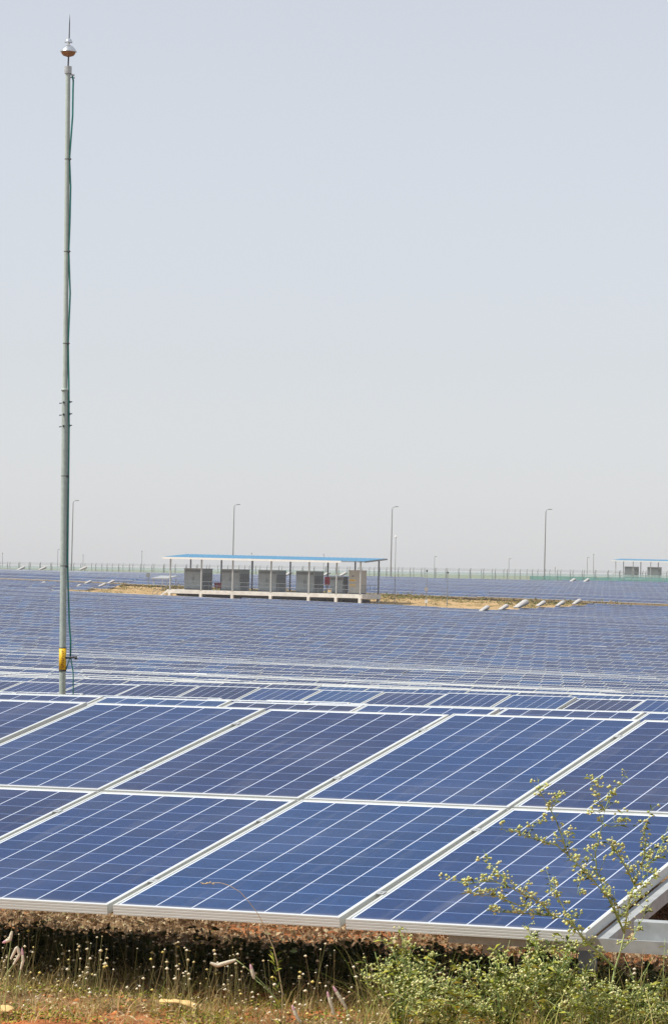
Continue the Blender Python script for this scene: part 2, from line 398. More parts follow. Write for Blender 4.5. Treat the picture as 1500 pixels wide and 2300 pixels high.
def solar_table(u0, vtop, n, zt0, slope, label, group, lod, skip=()):
    """u0: left end, vtop: top edge, zt0: height of its top left corner, slope: rise per metre towards +u"""
    vb = vtop - 2 * PL * math.cos(TILT); zb = zt0 - 2 * PL * math.sin(TILT)
    x = (UX + Vector((0, 0, slope))).normalized(); y0 = VX * math.cos(TILT) + Vector((0, 0, math.sin(TILT)))
    z = x.cross(y0).normalized(); y = z.cross(x)
    o = W(u0, vb, zb)
    Mx = Matrix(((x.x, y.x, z.x, o.x), (x.y, y.y, z.y, o.y), (x.z, y.z, z.z, o.z), (0, 0, 0, 1)))
    e = empty('solar_table', Mx, label, 'solar table', group)
    NT[0] += 1
    if lod < 2:
        for i in range(n):
            for j in range(2):
                if (i, j) in skip: continue
                Ml = Matrix.Translation(((i + .5) * PW + random.uniform(-.002, .002), (j + .5) * PL, random.uniform(-.002, .002)))
                if lod == 0:
                    g = link('module', ME_GLASS, e, Ml @ Matrix.Rotation(random.uniform(-.002, .002), 4, 'X')); link('frame', ME_FRAME, g)
                else:
                    link('module', ME_DET if vtop < 58 else ME_MOD, e, Ml @ Matrix.Rotation(random.uniform(-.012, .012), 4, 'X'))
                NT[1] += 1
    else:
        link('module_sheet', sheet_mesh(n), e)
    link('rack', rack_mesh(n), e)
    if lod < 2 or vtop > 408 and vtop < 420:
        Rz = Mx.to_3x3().inverted().to_4x4()
        for k, xx in enumerate(np.arange({4: 3.35, 16: 1.4}.get(n, .5), n * PW, 3.03)):
            for yy in ((2.1,) if lod == 0 else (1.35, 3.3)):
                p = Mx @ Vector((xx, yy, -TH - .15)); uu, vv = uv_of(p)
                h = p.z - (zground(uu, vv) + ZC) + .1
                link('leg', leg_mesh(max(.2, h)), e, Matrix.Translation((xx, yy, -TH - .14)) @ Rz)
    return e
def seen_u(v, m=.006):
    r = []
    for t in (-.0958 - m, .0958 + m):
        Y = v / (cw + sw * t); X = t * Y; r.append(X * cw - Y * sw)
    return r
NC = 24; LT = NC * PW
def fill_row(vtop, ulo, uhi, lod, labfn, group, n=NC, align=None):
    """tables between ulo and uhi that the view touches"""
    a, b = seen_u(vtop - 2); L = n * PW + .03
    start = (ulo if ulo is not None else (uhi if uhi is not None else align))
    if ulo is not None: k0 = 0; dirn = 1
    else: dirn = -1 if uhi is not None else 0
    us = []
    if dirn == 1:
        u = ulo
        while u < min(b, 1e9 if uhi is None else uhi): us.append(u); u += L
    elif dirn == -1:
        u = uhi - L + .03
        while u + L > a: us.append(u); u -= L
    else:
        u = align + math.floor((a - align) / L) * L
        while u < b: us.append(u); u += L
    us = sorted(q for q in us if q + L > a and q < b)
    for i, u in enumerate(us):
        um = u + L / 2; jit = random.uniform(-.07, .07) * min(1, vtop / 200)
        zl = float(ztop(vtop) + lat(u, vtop)); zr = float(ztop(vtop) + lat(u + L, vtop))
        solar_table(u, vtop, n, zl + jit, (zr - zl) / L, labfn(i, len(us)), group, lod)
def pos_word(i, n):
    if n == 1: return 'alone in view'
    if i == 0: return 'leftmost'
    if i == n - 1: return 'rightmost'
    if n == 3: return 'middle one'
    return ordinal(i + 1) + ' from left'

# first row: fitted to the photograph
u00, v00, z00 = -6.1743, 12.6183, -1.3558
v1top = v00 + 2 * PL * math.cos(TILT); z1top = z00 + 2 * PL * math.sin(TILT)
T1 = solar_table(u00 - 2 * PW, v1top, 4, z1top, 0, 'nearest blue solar table above the weeds, bare rails sticking out at its right end', 'solar tables of the near field', 0)
solar_table(u00 - 2 * PW - 16 * PW - .022, v1top, 16, z1top, 0, 'nearest-row solar table cut off by the left edge of the photo, beyond the widest seam', 'solar tables of the near field', 0)
# the bare rails that run on past the last module
def front_rails():
    x1 = 4 * PW
    b = MB(); b.box((x1 - .006, .10, -.100), (x1 + .046, 3.95, -.046)); b.build('end_rafter', M['steel'], T1)
    b = MB()   # trough open to the top
    b.box((x1 - .6, .088, -.088), (x1 + 2.0, .094, -.043)); b.box((x1 - .6, .088, -.094), (x1 + 2.0, .22, -.0885))
    b.build('front_rail', M['steel'], T1)
    b = MB(); b.box((x1 + .12, .20, -.088), (x1 + 2.0, .206, .0)); b.box((x1 + .12, .206, -.006), (x1 + 2.0, .24, 0)); b.build('back_rail', M['steel'], T1)
front_rails()
def row_label(k):
    def f(i, n):
        return 'blue solar table in the %s row back from the camera, %s' % (ordinal(k), pos_word(i, n))
    return f
vt = 22.6; k = 2; tops = [22.6, 28.8, 35.0, 41.5, 48.5]
while tops[-1] + 6.2 < 366.5: tops.append(tops[-1] + (6.5 if len(tops) < 8 else 6.2))
UL, UR = -196.0, -133.0
P2 = at_v(1126, 1590, 22.5); uP2 = uv_of(P2)[0]
lab_g = 'solar tables of the near field'
PLATE = None
for v in tops:
    lod = 1 if v < 300 else 2
    al = uP2 if k == 2 else random.uniform(0, LT)
    if v > 60: al = -60.3 - .09 * k
    fill_row(v, None, None, lod, row_label(k), lab_g, align=al)
    k += 1
# rows that run on to either side of the clearing
v = tops[-1] + 6.2; kr = k
while v < 408:
    fill_row(v, UR, None, 2, lambda i, n, kk=kr - k + 1: 'solar table right of the clearing, %s row beyond its near edge, %s' % (ordinal(kk), pos_word(i, n)), 'solar tables beside the clearing')
    if v > 385: pass
    fill_row(v, None, UL, 2, lambda i, n, kk=kr - k + 1: 'solar table left of the clearing, %s row beyond its near edge, %s' % (ordinal(kk), pos_word(i, n)), 'solar tables beside the clearing')
    v += 6.2; kr += 1
v = 412.0; kb = 1
while v < 543:
    fill_row(v, None, None, 2, lambda i, n, kk=kb: 'far solar table in the %s row behind the dirt clearing, %s' % (ordinal(kk), pos_word(i, n)), 'solar tables behind the clearing', align=-60.3 - .09 * kb + (kb % 3) * 8 * PW)
    v += 6.5; kb += 1
print('TABLES', NT)

# ------------------------------------------------------------------ inverter shelter
def shelter(origin, label, slope, brick=True):
    xa = (UX + Vector((0, 0, slope))).normalized(); ya = VX.copy(); za = xa.cross(ya)
    Mx = Matrix(((xa.x, ya.x, za.x, origin.x), (xa.y, ya.y, za.y, origin.y), (xa.z, ya.z, za.z, origin.z), (0, 0, 0, 1)))
    e = empty('inverter_shelter', Mx, label, 'shelter')
    PX = [.3, 4.5, 8.7, 13.8, 18.8, 22.4, 25.5]
    MB().box((0, 0, -.16), (25.8, 6.1, 0)).build('floor_slab', M['concrete'], e)
    b = MB(); b.box((0, -.02, -.48), (25.8, .2, -.163)); b.box((0, 5.9, -.56), (25.8, 6.12, -.163)); b.box((25.58, .203, -.56), (25.82, 5.897, -.163)); b.box((-.02, .203, -.56), (.2, 5.897, -.163))
    b.build('edge_beam', M['concrete'], e)
    for x in PX:
        for y in (.1, 6.0):
            MB().box((x-.17, y-.17, -2.6), (x+.17, y+.17, -.483 if y < 1 else -.563)).build('pier', M['concrete'], e)
            b = MB(); zt = 3.86 + .055 * y
            b.box((x-.075, y-.075, .003), (x+.075, y+.075, zt)); b.box((x-.14, y-.14, .002), (x+.14, y+.14, .03))
            b.build('post', M['post'] if y > 1 else M['steel'], e)
    b = MB()
    for x in PX: b.box((x-.05, -.4, 0), (x+.05, 6.6, .12), 0, Matrix.Translation((0, 0, 3.86)) @ Matrix.Rotation(math.atan(.055), 4, 'X'))
    b.build('roof_beam', M['post'], e)
    rot = Matrix.Translation((0, 0, 3.99)) @ Matrix.Rotation(math.atan(.055), 4, 'X')
    b = MB(); n = 180; prof = []
    for i in range(n + 1):
        x = -.5 + 26.8 * i / n; prof.append((x, .035 if i % 4 in (0, 1) else 0.0))
    vs = [rot @ Vector((x, y, z)) for y in (-.55, 6.75) for x, z in prof]; m_ = n + 1
    b.add(vs, [(i, i+1, m_+i+1, m_+i) for i in range(n)]); b.add([v - Vector((0, 0, .012)) for v in vs], [(m_+i, m_+i+1, i+1, i) for i in range(n)])
    rf = b.build('roof', M['roofblue'], e)
    MB().box((-.53, -.60, -.22), (23.2, -.555, .02), 0, rot).build('fascia', M['white'], rf)
    MB().box((-.56, -.60, -.2), (-.532, 6.7, .02), 0, rot).build('fascia', M['white'], rf)
    MB().box((23.3, -.59, -.10), (26.3, -.555, -.02), 0, rot).build('gutter', M['post'], rf)
    MB().box((26.305, -.59, -.15), (26.34, 6.7, .0), 0, rot).build('gable_trim', M['post'], rf)
    b = MB()
    for a, c in zip(PX[:-1], PX[1:]):
        for z in (.55, 1.05): b.tube([(a+.1, .1, z), (c-.1, .1, z)], .028, 6)
        k = int((c - a) / 1.2)
        for i in range(1, k + 1): b.tube([(a + (c-a)*i/(k+1), .1, 0), (a + (c-a)*i/(k+1), .1, 1.05)], .022, 6)
    for z in (.55, 1.05): b.tube([(25.6, .2, z), (25.6, 5.9, z)], .03, 6)
    for y in (1.5, 3, 4.5): b.tube([(25.6, y, 0), (25.6, y, 1.05)], .025, 6)
    b.build('railing', M['post'], e)
    b = MB(); b.box((.5, 1.6, -.75), (25.2, 2.2, -.45)); b.box((.5, 3.4, -1.0), (25.2, 4.2, -.62))  # dark boxes added below the slab to stand in for the shade there
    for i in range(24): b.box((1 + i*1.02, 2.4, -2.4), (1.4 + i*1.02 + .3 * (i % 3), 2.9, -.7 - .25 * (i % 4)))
    b.build('slab_shade_boxes', M['cab_dark'], e)
    b = MB()
    for i in range(6): b.box((-.34*(i+1), .25, -.24*(i+1)-.06), (-.34*i-.003, 1.5, -.24*(i+1)))
    b.add([(0,.2,-.25),(0,.2,0),(-2.2,.2,-1.5),(-2.2,.2,-1.75),(0,.14,-.25),(0,.14,0),(-2.2,.14,-1.5),(-2.2,.14,-1.75)], [(0,1,2,3),(7,6,5,4),(1,5,6,2),(0,3,7,4),(3,2,6,7)])
    st = b.build('stairs', M['concrete'], e)
    b = MB()
    for z in (.5, 1.0): b.tube([(0, .17, z), (-2.1, .17, z-1.45)], .028, 6)
    for i in range(4): x = -.2 - .62*i; b.tube([(x, .17, x*.68), (x, .17, 1.0+x*.69)], .025, 6)
    b.build('handrail', M['post'], st)
    return e, Mx
def cabinet(Mx, x0, x1, y0, dep, h, label, body, label_marks=False):
    e = empty('equipment_cabinet', Mx @ Matrix.Translation((x0, y0, .01)), label, 'cabinet', 'equipment cabinets in the shelters')
    w = x1 - x0
    b = MB(); b.box((0, 0, .12), (w, dep, h)); b.build('body', M[body], e)
    MB().box((.03, .03, 0), (w-.03, dep-.03, .117)).build('plinth', M['cab_dark'], e)
    MB().box((-.05, -.05, h+.003), (w+.05, dep+.05, h+.07)).build('top', M[body], e)
    if not label_marks:
        for i in range(2):
            d = MB().box((.06+i*w*.5, -.03, .25), (w*.5-.05+i*w*.5, -.003, h-.42)).build('door', M[body], e)
            MB().tube([(w*.5-.12+i*.24, -.05, h*.45), (w*.5-.12+i*.24, -.05, h*.6)], .018, 6).build('handle', M['dark'], d)
        b = MB()
        for k in range(6): b.box((.08, -.022, h-.34+k*.045), (w-.08, -.003, h-.32+k*.045))
        b.build('louvre', M['cab_dark'], e)
        b = MB()
        for k in range(4):
            for j in range(10): b.box((w+.003, .15+k*dep*.23, .5+j*.16), (w+.02, .1+(k+.85)*dep*.23, .58+j*.16))
        b.build('side_louvre', M['cab_dark'], e)
    else:
        for z, hh in ((1.55, .2), (.95, .2)):
            p = MB().box((.12, -.012, z), (.12+w*.55, -.003, z+hh)).build('warning_label', M['yellow'], e)
            b = MB()
            for k in range(5): b.box((.18+k*.11, -.016, z+.06), (.25+k*.11, -.0125, z+.14))
            b.build('print', M['marks'], p)
        MB().box((w*.3, -.02, 2.1), (w*.5, -.003, 2.22)).build('lamp', M['dark'], e)
    return e
SO = at_v(376, 1323.5, 388.0)
SH, SM = shelter(SO, 'long open inverter shelter with blue roof on a white platform in the dirt clearing', -.009)
cabs = [(1.54, 3.99, 1.5, 3.0, 2.56, 'grey equipment cabinet nearest the stairs, leftmost under the blue roof', 'cab', 0),
        (6.6, 9.0, 1.5, 3.0, 2.56, 'second grey equipment cabinet from the stairs of the blue roofed shelter', 'cab', 0),
        (11.5, 13.9, 1.5, 3.0, 2.56, 'grey equipment cabinet in the middle of the blue roofed shelter, third from the stairs', 'cab', 0),
        (16.5, 18.9, 1.5, 3.0, 2.56, 'grey equipment cabinet directly left of the red box in the shelter', 'cab', 0),
        (21.0, 22.7, 1.4, 1.7, 2.0, 'lower grey cabinet with pale top between the red box and the beige cabinet', 'cab', 0),
        (23.5, 24.85, 1.3, 2.4, 2.8, 'tall beige cabinet with two yellow warning labels at the right end of the shelter', 'cab_tan', 1)]
for c in cabs: cabinet(SM, *c[:5], c[5], c[6], bool(c[7]))
e = empty('red_box', SM @ Matrix.Translation((19.55, 3.2, .01)), 'red box on two legs beside the fourth cabinet in the shelter', 'fire box')
MB().box((0, 0, .95), (.85, .4, 2.0)).build('body', M['red'], e)
for x in (.1, .7): MB().box((x, .15, 0), (x+.06, .21, .947)).build('leg', M['post'], e)
b = MB(); b.box((.05, -.02, 1.0), (.80, -.003, 1.95)); b.build('door', M['red'], e)
e = empty('cream_box', SM @ Matrix.Translation((21.15, .35, .01)), 'small cream box standing on the platform edge in front of the lower grey cabinet', 'box')
MB().box((0, 0, .05), (.5, .35, .55)).build('body', M['cab_tan'], e); MB().box((-.03, -.03, .553), (.53, .38, .6)).build('lid', M['white'], e); MB().box((.1, -.012, .2), (.4, -.002, .4)).build('label_plate', M['yleaf'], e)

# second shelter behind the fence: copy the first with all of its parts
def copy_tree(o, parent=None):
    c = o.copy(); COL.objects.link(c); c.parent = parent
    for ch in list(o.children): copy_tree(ch, c)
    return c
SO2 = at_v(1379, 1297.0, 768)
SH2 = copy_tree(SH); SM2 = SM.copy(); SM2.translation = SO2; SH2.matrix_world = SM2
tag(SH2, 'far open shelter with pale blue roof behind the fence at the right edge', 'shelter')
for i, x in enumerate((2.0, 7.5)):
    cabinet(SM2, x, x + 2.5, 1.5, 3.0, 2.5, ['far cabinet, left one of the two in the shelter behind the fence', 'far cabinet, right one of the two in the shelter behind the fence'][i], 'cab', False)

# ------------------------------------------------------------------ white hoods lying up the slope
def hood_mesh():
    b = MB(); n = 10; st = [(0, .06, .30), (.25, .16, .42), (1.2, .26, .46), (2.6, .36, .50), (3.5, .44, .52), (3.85, .42, .50), (4.0, .22, .40)]
    vs = []
    for y, h, w_ in st:
        for k in range(n + 1):
            a = math.pi * k / n; vs.append((w_ * math.cos(a) * .9, y, .03 + h * math.sin(a) ** .8))
    m_ = n + 1; fs = []
    for i in range(len(st) - 1):
        for k in range(n): fs.append((i*m_+k, i*m_+k+1, (i+1)*m_+k+1, (i+1)*m_+k))
        fs.append((i*m_, (i+1)*m_, (i+1)*m_+n, i*m_+n))
    fs.append(tuple(range(m_))); fs.append(tuple((len(st)-1)*m_ + k for k in range(m_))[::-1])
    b.add(vs, fs); return b.mesh('shell', M['hood'], True)
HM = hood_mesh(); HU = MB().box((-.40, .4, -.12), (.40, 3.8, .027)).mesh('underside', M['dark'])
yS = (VX * math.cos(TILT) + Vector((0, 0, math.sin(TILT))))
HN = [0]
def hood(top, label, group='white hoods on the solar tables', sc=1.0):
    """top: the upper end of the hood"""
    y = yS; x = UX; z = x.cross(y); o = top - y * 4.0 * sc - z * .25
    Mx = Matrix(((x.x, y.x, z.x, o.x), (x.y, y.y, z.y, o.y), (x.z, y.z, z.z, o.z), (0, 0, 0, 1))) @ Matrix.Scale(sc, 4)
    e = empty('hood', Mx, label, 'hood', group)
    link('shell', HM, e); link('underside', HU, e)
hl = [(1095,1360,366,'lowest and leftmost'),(1138,1357,372,'second from left'),(1181,1349,378.6,'largest, third'),(1222,1349,385,'fourth from left'),(1265,1349,391,'fifth from left'),(1302,1345,397,'rightmost and highest')]
for px, py, v, wd in hl:
    hood(at_v(px, py, v), 'white rounded hood at the right end of the dirt clearing, %s of six' % wd, sc=.9 if 'largest' in wd else .62)
for px, py, v, lb in [(47,1355,318,'white hood on the left mid-distance panels, nearer the left edge of the photo'),(112,1355,318,'white hood just left of the mast on the mid-distance panels'),
                      (58,1271,540,'white hood below the fence, nearest the left edge of the photo'),(106,1271,540,'white hood below the fence, just left of the mast'),(197,1271,545,'dull white hood below the fence, just right of the mast'),
                      (1294,1298,541,'white hood on the far panels left of the second shelter, left one of two'),(1325,1298,541,'white hood on the far panels left of the second shelter, right one of two'),
                      (743,1283,500,'white hood seen behind the shelter, just above the red box'),(781,1283,500,'white hood seen behind the shelter, above the low grey cabinet'),(657,1283,500,'white hood seen between the third and fourth cabinets of the shelter')]:
    hood(at_v(px - 4, py + 1, v), lb, sc=.62)
for px, py, v, lb in [(62,1312,395,'lowest small white cover at the panel ends left of the clearing, near the left edge'),(100,1305,402,'small white cover at the panel ends left of the mast'),(133,1311,398,'small white cover at the panel ends directly behind the mast'),
                      (180,1311,396,'small white cover at the panel ends right of the mast, lower one'),(204,1302,402,'small white cover at the panel ends right of the mast, upper one'),(236,1308,396,'small white cover at the far panel ends, second from the clearing'),(256,1301,403,'small white cover at the far panel ends nearest the dry grass of the clearing')]:
    hood(at_v(px, py, v), lb, 'small white covers left of the clearing', .45)
# white plate painted in for the sky glint of a tilted module, middle distance
e = empty('glint_plate', at_v(386, 1524, 136.0), 'white plate standing for a glinting module in the mid-distance panels left of centre', 'board')
Mb = Matrix(((UX.x, yS.x, 0, 0), (UX.y, yS.y, 0, 0), (0, yS.z, 1, 0), (0, 0, 0, 1)))
MB().box((0, 0, .05), (1.42, .8, .09), 0, Mb).build('sheet', M['white'], e)
MB().box((-.3, .1, .02), (-.02, .9, .06), 0, Mb).build('bracket', M['dark'], e)

# ------------------------------------------------------------------ the mast
MY = 40.5
mb_ = at_Y(140, 1555, MY); mt_ = at_Y(153, 150, MY)
gz = float(zground(*uv_of(mb_))) + ZC
ax = (mt_ - mb_).normalized(); base = mb_ + ax * ((gz - mb_.z) / ax.z)
def mp(y):   # point on the mast's axis at image height y
    t = (y - 1555) / (150 - 1555); return mb_.lerp(mt_, t)
pxm = MY / F_PX
E_ = empty('lightning_mast', base, 'tall grey lightning mast with domed finial and yellow band, rising from the panels at left', 'mast')
def loc(p): return Vector(p) - base
b = MB(); b.tube([loc(base), loc(mp(1200)), loc(mp(875))], [.0385, .038, .0375], 20, 0, False); b.tube([loc(mp(879)), loc(mp(874))], .046, 20); b.build('lower_pipe', M['mast'], E_, True)
b = MB(); b.tube([loc(mp(874)), loc(mp(500)), loc(mp(160))], [.029, .0285, .028], 20, 0, False); b.build('upper_pipe', M['mast_top'], E_, True)
for y in (905, 932, 958):
    b = MB(); c = loc(mp(y)); b.tube([c + Vector((-.066, -.005, -.01)), c + Vector((.085, .005, .012))], .006, 8); b.tube([c + Vector((.05, 0, .007)), c + Vector((.064, 0, .009))], .014, 6)
    b.tube([c + Vector((-.012, -.055, 0)), c + Vector((-.012, -.03, 0))], .013, 6); b.build('bolt', M['dark'], E_)
b = MB(); c0, c1 = mp(164), mp(148); b.tube([loc(c0), loc(c1)], .043, 16); b.tube([loc(c0) + Vector((.0, 0, -.005)), loc(c0) + Vector((.075, 0, -.02))], .010, 8); b.tube([loc(c0) + Vector((.0, 0, -.04)), loc(c0) + Vector((.08, 0, -.05))], .008, 8)
b.build('clamp', M['steel'], E_)
f0 = loc(mp(148))
up = lambda px_: px_ * pxm
b = MB(); b.tube([f0, f0 + Vector((.004, 0, up(28)))], .009, 10); b.tube([f0 + Vector((.003, 0, up(50))), f0 + Vector((.007, 0, up(60)))], .012, 10)
b.tube([f0 + Vector((.007, 0, up(62))), f0 + Vector((.009, 0, up(100))), f0 + Vector((.010, 0, up(118)))], [.007, .0055, .001], 8); b.build('rod', M['dark'], E_)
c = f0 + Vector((.001, 0, up(33)))
b = MB(); b.lathe([(.0001, -.062), (.02, -.058), (.06, -.045), (.078, -.025), (.086, -.004)], 32, 0, c); b.build('copper_cup', M['copper'], E_, True)
b = MB(); b.lathe([(.086, -.003), (.101, .0), (.097, .008), (.085, .025), (.068, .048), (.045, .068), (.018, .078), (.009, .08)], 32, 0, c); b.build('dome', M['chrome'], E_, True)
b = MB(); b.lathe([(.012, .102), (.046, .106), (.047, .112), (.042, .130), (.030, .148), (.012, .160), (.006, .162)], 28, 0, c); b.lathe([(.012, .08), (.014, .103)], 12, 0, c); b.build('cap', M['chrome'], E_, True)
# down conductor
pts = [loc(c0) + Vector((.05, 0, -.03))]
for y, off in [(180,.066),(200,.064),(260,.056),(356,.030),(420,.046),(500,.040),(564,.032),(660,.048),(772,.034),(860,.046),(960,.054),(1070,.046),(1160,.052),(1260,.050),(1300,.056),(1400,.078),(1440,.088),(1474,.094)]:
    pts.append(loc(mp(y)) + Vector((off + .004 * math.sin(y), -.012, 0)))
b = MB(); b.tube(pts, .0105, 8)
q = pts[-1]; b.tube([q, loc(mp(1490)) + Vector((.065, -.02, 0)), loc(mp(1504)) + Vector((.044, -.02, 0))], .007, 8)
b.tube([q, loc(mp(1492)) + Vector((.108, -.01, 0)), loc(mp(1510)) + Vector((.125, -.01, 0)), loc(mp(1550)) + Vector((.127, 0, 0)), loc(mp(1640)) + Vector((.12, 0, 0))], .007, 8)
b.build('conductor_wire', M['wire'], E_, True)
for y in (357, 565, 772, 1070, 1272):
    b = MB(); c = loc(mp(y)); r_ = .036 if y < 875 else .045; r_ -= .0045 if y < 875 else .0055; b.tube([c + Vector((0, 0, -.004)), c + Vector((0, 0, .004))], r_, 14); b.tube([c + Vector((r_-.01, -.02, -.012)), c + Vector((r_+.014, -.02, .006))], .012, 6); b.build('clip', M['dark'], E_)
b = MB(); c = loc(mp(1478)); b.tube([c + Vector((.03, -.02, 0)), c + Vector((.17, -.02, .012))], .012, 8); b.tube([c + Vector((.14, -.02, .0)), c + Vector((.17, -.02, .005))], .02, 8); b.build('bracket', M['dark'], E_)
b = MB(); b.tube([loc(mp(1506)), loc(mp(1456))], .0425, 24); yb = b.build('yellow_band', M['yellow'], E_, True)
b = MB(); b.tube([loc(mp(1508.5)), loc(mp(1505))], .0445, 24); b.tube([loc(mp(1457)), loc(mp(1455))], .0435, 24); b.build('band_edge', M['dark'], yb)
# dark maroon lettering running down the band, worn and unreadable as in the photo
b = MB(); rr = .0432
for k, y in enumerate([1463, 1468, 1473, 1478, 1483, 1488, 1493, 1498]):
    c = loc(mp(y))
    for (a0, a1, h0, h1) in [(-.35, .25, -.010, -.004), (-.35, -.15, -.010, .010), (.05, .25, -.006, .010)][: 3 if k % 3 else 2]:
        a0 += .05 * ((k * 7) % 3); seg = 4
        vs = []
        for i in range(seg + 1):
            a = a0 + (a1 - a0) * i / seg - math.pi / 2 + .15
            for h in (h0, h1): vs.append(c + Vector((rr * math.cos(a), rr * math.sin(a), h)))
        b.add(vs, [(2*i, 2*i+2, 2*i+3, 2*i+1) for i in range(seg)])
b.build('lettering', M['marks'], yb)

# ------------------------------------------------------------------ far poles, street lamps, fence
def street_lamp(px, ptop, v, label):
    pb = at_v(px, 1295, v); u, vv = uv_of(pb); g = Vector((pb.x, pb.y, float(zground(u, vv)) + ZC))
    h = (at_v(px, ptop, v).z - g.z)
    e = empty('street_lamp', g, label, 'street lamp', 'tall street lamps along the fence')
    lean = Vector((.13, 0, h))
    b = MB(); b.tube([(0, 0, 0), lean * .5, lean], [.12, .10, .07], 10, 0, False); b.build('pole', M['lamp'], e, True)
    b = MB(); b.tube([lean - Vector((0, 0, .02)), lean + Vector((.12, 0, .25)), lean + Vector((.5, 0, .38))], .045, 8); b.build('arm', M['lamp'], e)
    b = MB(); b.box((.42, -.14, .33), (1.05, .14, .46), 0, Matrix.Translation(lean)); b.build('lamp_head', M['lamp'], e)
street_lamp(160, 1129, 566, 'tall street lamp just right of the mast, leftmost of the four')
street_lamp(522, 1138, 566, 'tall street lamp rising behind the blue shelter roof')
street_lamp(877, 1143, 566, 'tall street lamp just right of the blue shelter roof')
street_lamp(1222, 1149, 566, 'tall street lamp standing alone in the right half, rightmost of the four')
def thin_pole(px, ptop, pbot, v, label, rad=.05, head='cap', group='thin far poles'):
    g = at_v(px, pbot, v); t = at_v(px + (pbot - ptop) * .02, ptop, v)
    e = empty('lightning_rod_pole' if head == 'white' else 'thin_pole', g, label, 'pole', group)
    d = t - g; b = MB(); b.tube([(0, 0, -.3), d], [rad, rad * .6], 8, 0, False); b.build('pole', M['lamp'], e, True)
    if head == 'lamp':
        b = MB(); b.box((0, -.1, -.05), (.6, .1, .06), 0, Matrix.Translation(d)); b.build('lamp_head', M['lamp'], e)
    else:
        b = MB(); b.lathe([(.001, -.08), (.13, -.03), (.13, .05), (.05, .16), (.001, .2)], 12, 0, d); b.build('head', M['white'] if head == 'white' else M['dark'], e, True)
    return e
thin_pole(886, 1206, 1348, 394, 'slim pole with white tip standing in the dirt right of the shelter', .045, 'white')
for px, pt, hd, lb in [(5,1243,'cap','short thin pole at the left edge of the photo beyond the fence'),(129,1234,'lamp','thin lamp pole peeking out left of the mast'),(186,1247,'cap','thin pole just right of the mast and the tall lamp'),
                   (318,1239,'cap','thin pole between the mast and the shelter'),(564,1243,'cap','tip of a thin pole above the shelter roof, left one'),(726,1246,'cap','tip of a thin pole above the shelter roof, right one'),(975,1250,'lamp','thin lamp pole right of the shelter, between two tall lamps'),
                   (1142,1255,'lamp','thin lamp pole left of the rightmost tall street lamp'),(1318,1252,'lamp','thin lamp pole beyond the white hoods, left of a close pair'),(1332,1246,'cap','thinnest pole of the close pair left of the second shelter'),(1246,1276,'cap','shortest pole, right of the rightmost tall street lamp')]:
    hor = 1275 + px * .0149
    thin_pole(px, pt, hor + 11, 860, lb, .09, hd)
def inst_pole(px, pt, pbot, v, label, boxes):
    e = thin_pole(px, pt, pbot, v, label, .05, 'cap', 'instrument poles in the clearing')
    for y, sz, m in boxes:
        c = at_v(px, y, v) - e.location; b = MB(); b.box((-sz, -.2, -sz*1.1), (sz, -.06, sz*1.1), 0, Matrix.Translation(c)); b.build('instrument_box', M[m], e)
inst_pole(957, 1283, 1362, 386, 'instrument pole with white box low down, in the dirt right of the shelter', [(1351, .17, 'white'), (1324, .2, 'cab_tan')])
inst_pole(1004, 1287, 1356, 391, 'bare thin post in the dirt, right of the pole with the white box', [(1340, .1, 'lamp')])
inst_pole(333, 1290, 1308, 402, 'short post with grey box at the far side of the clearing, left of the shelter', [(1292, .24, 'cab')])
e = empty('glare_slab', at_v(340, 1305, 400), 'pale slab on legs in place of a glaring solar table, left of the shelter stairs', 'cover')  # pale slab stands in for white glare on a tilted solar table
MB().box((0, 0, .3), (2.3, 3.2, .38), 0, Matrix.Rotation(-YAW, 4, 'Z') @ Matrix.Rotation(R(6), 4, 'X')).build('top', M['steel'], e)
for x, y in ((.2, .2), (2.1, .2), (.2, 2.9), (2.1, 2.9)):
    MB().box((x-.04, y-.04, -.6), (x+.04, y+.04, .28), 0, Matrix.Rotation(-YAW, 4, 'Z')).build('leg', M['steel'], e)

def fence(v, uoff, label, sp, h):
    a, b_ = seen_u(v, .004); n = min(98, int((b_ - a) / sp) + 2)
    o = W(a, v, float(zground(a, v))); e = empty('fence', o, label, 'fence', 'mesh fences along the far side')
    pb = MB(); pb.box((-.06, -.06, -.3), (.06, .06, h-.45)); pb.tube([(0, 0, h-.45), (.0, 0, h-.42), (.22, -.15, h)], [.06, .055, .04], 6); pm = pb.mesh('post', M['fpost'])
    P = []
    for i in range(n):
        u = a + uoff + i * sp + random.uniform(-.12, .12); q = W(u, v, float(zground(u, v))); P.append(q - o)
        link('post', pm, e, Matrix.Translation(q - o) @ Matrix.Rotation(-YAW + random.uniform(-.1, .1), 4, 'Z') @ Matrix.Rotation(random.uniform(-.012, .025), 4, 'Y'))
    b = MB()
    for q0, q1 in zip(P[:-1], P[1:]): b.add([q0 + Vector((0, .07, 0)), q1 + Vector((0, .07, 0)), q1 + Vector((0, .07, h*.66)), q0 + Vector((0, .07, h*.66))], [(0, 1, 2, 3)])
    b.build('wire_mesh', M['net'], e)
    b = MB()
    for z in (h-.5, h-.3, h-.12): b.tube([p + Vector((.12 if z > h-.4 else 0, -.05, z)) for p in P], .012, 4)
    b.build('barbed_wire', M['fpost'], e)
fence(690, 0, 'nearer mesh fence with bent-top posts along the far edge of the solar field', 2.75, 2.7)
fence(748, 1.2, 'farther mesh fence with bent-top posts just behind the nearer one', 2.75, 2.8)
e = empty('net_fence', at_v(1190, 1300, 560), 'low dark teal net fence at the right, in front of the second shelter', 'fence')
nb = MB(); o = at_v(1190, 1300, 560)
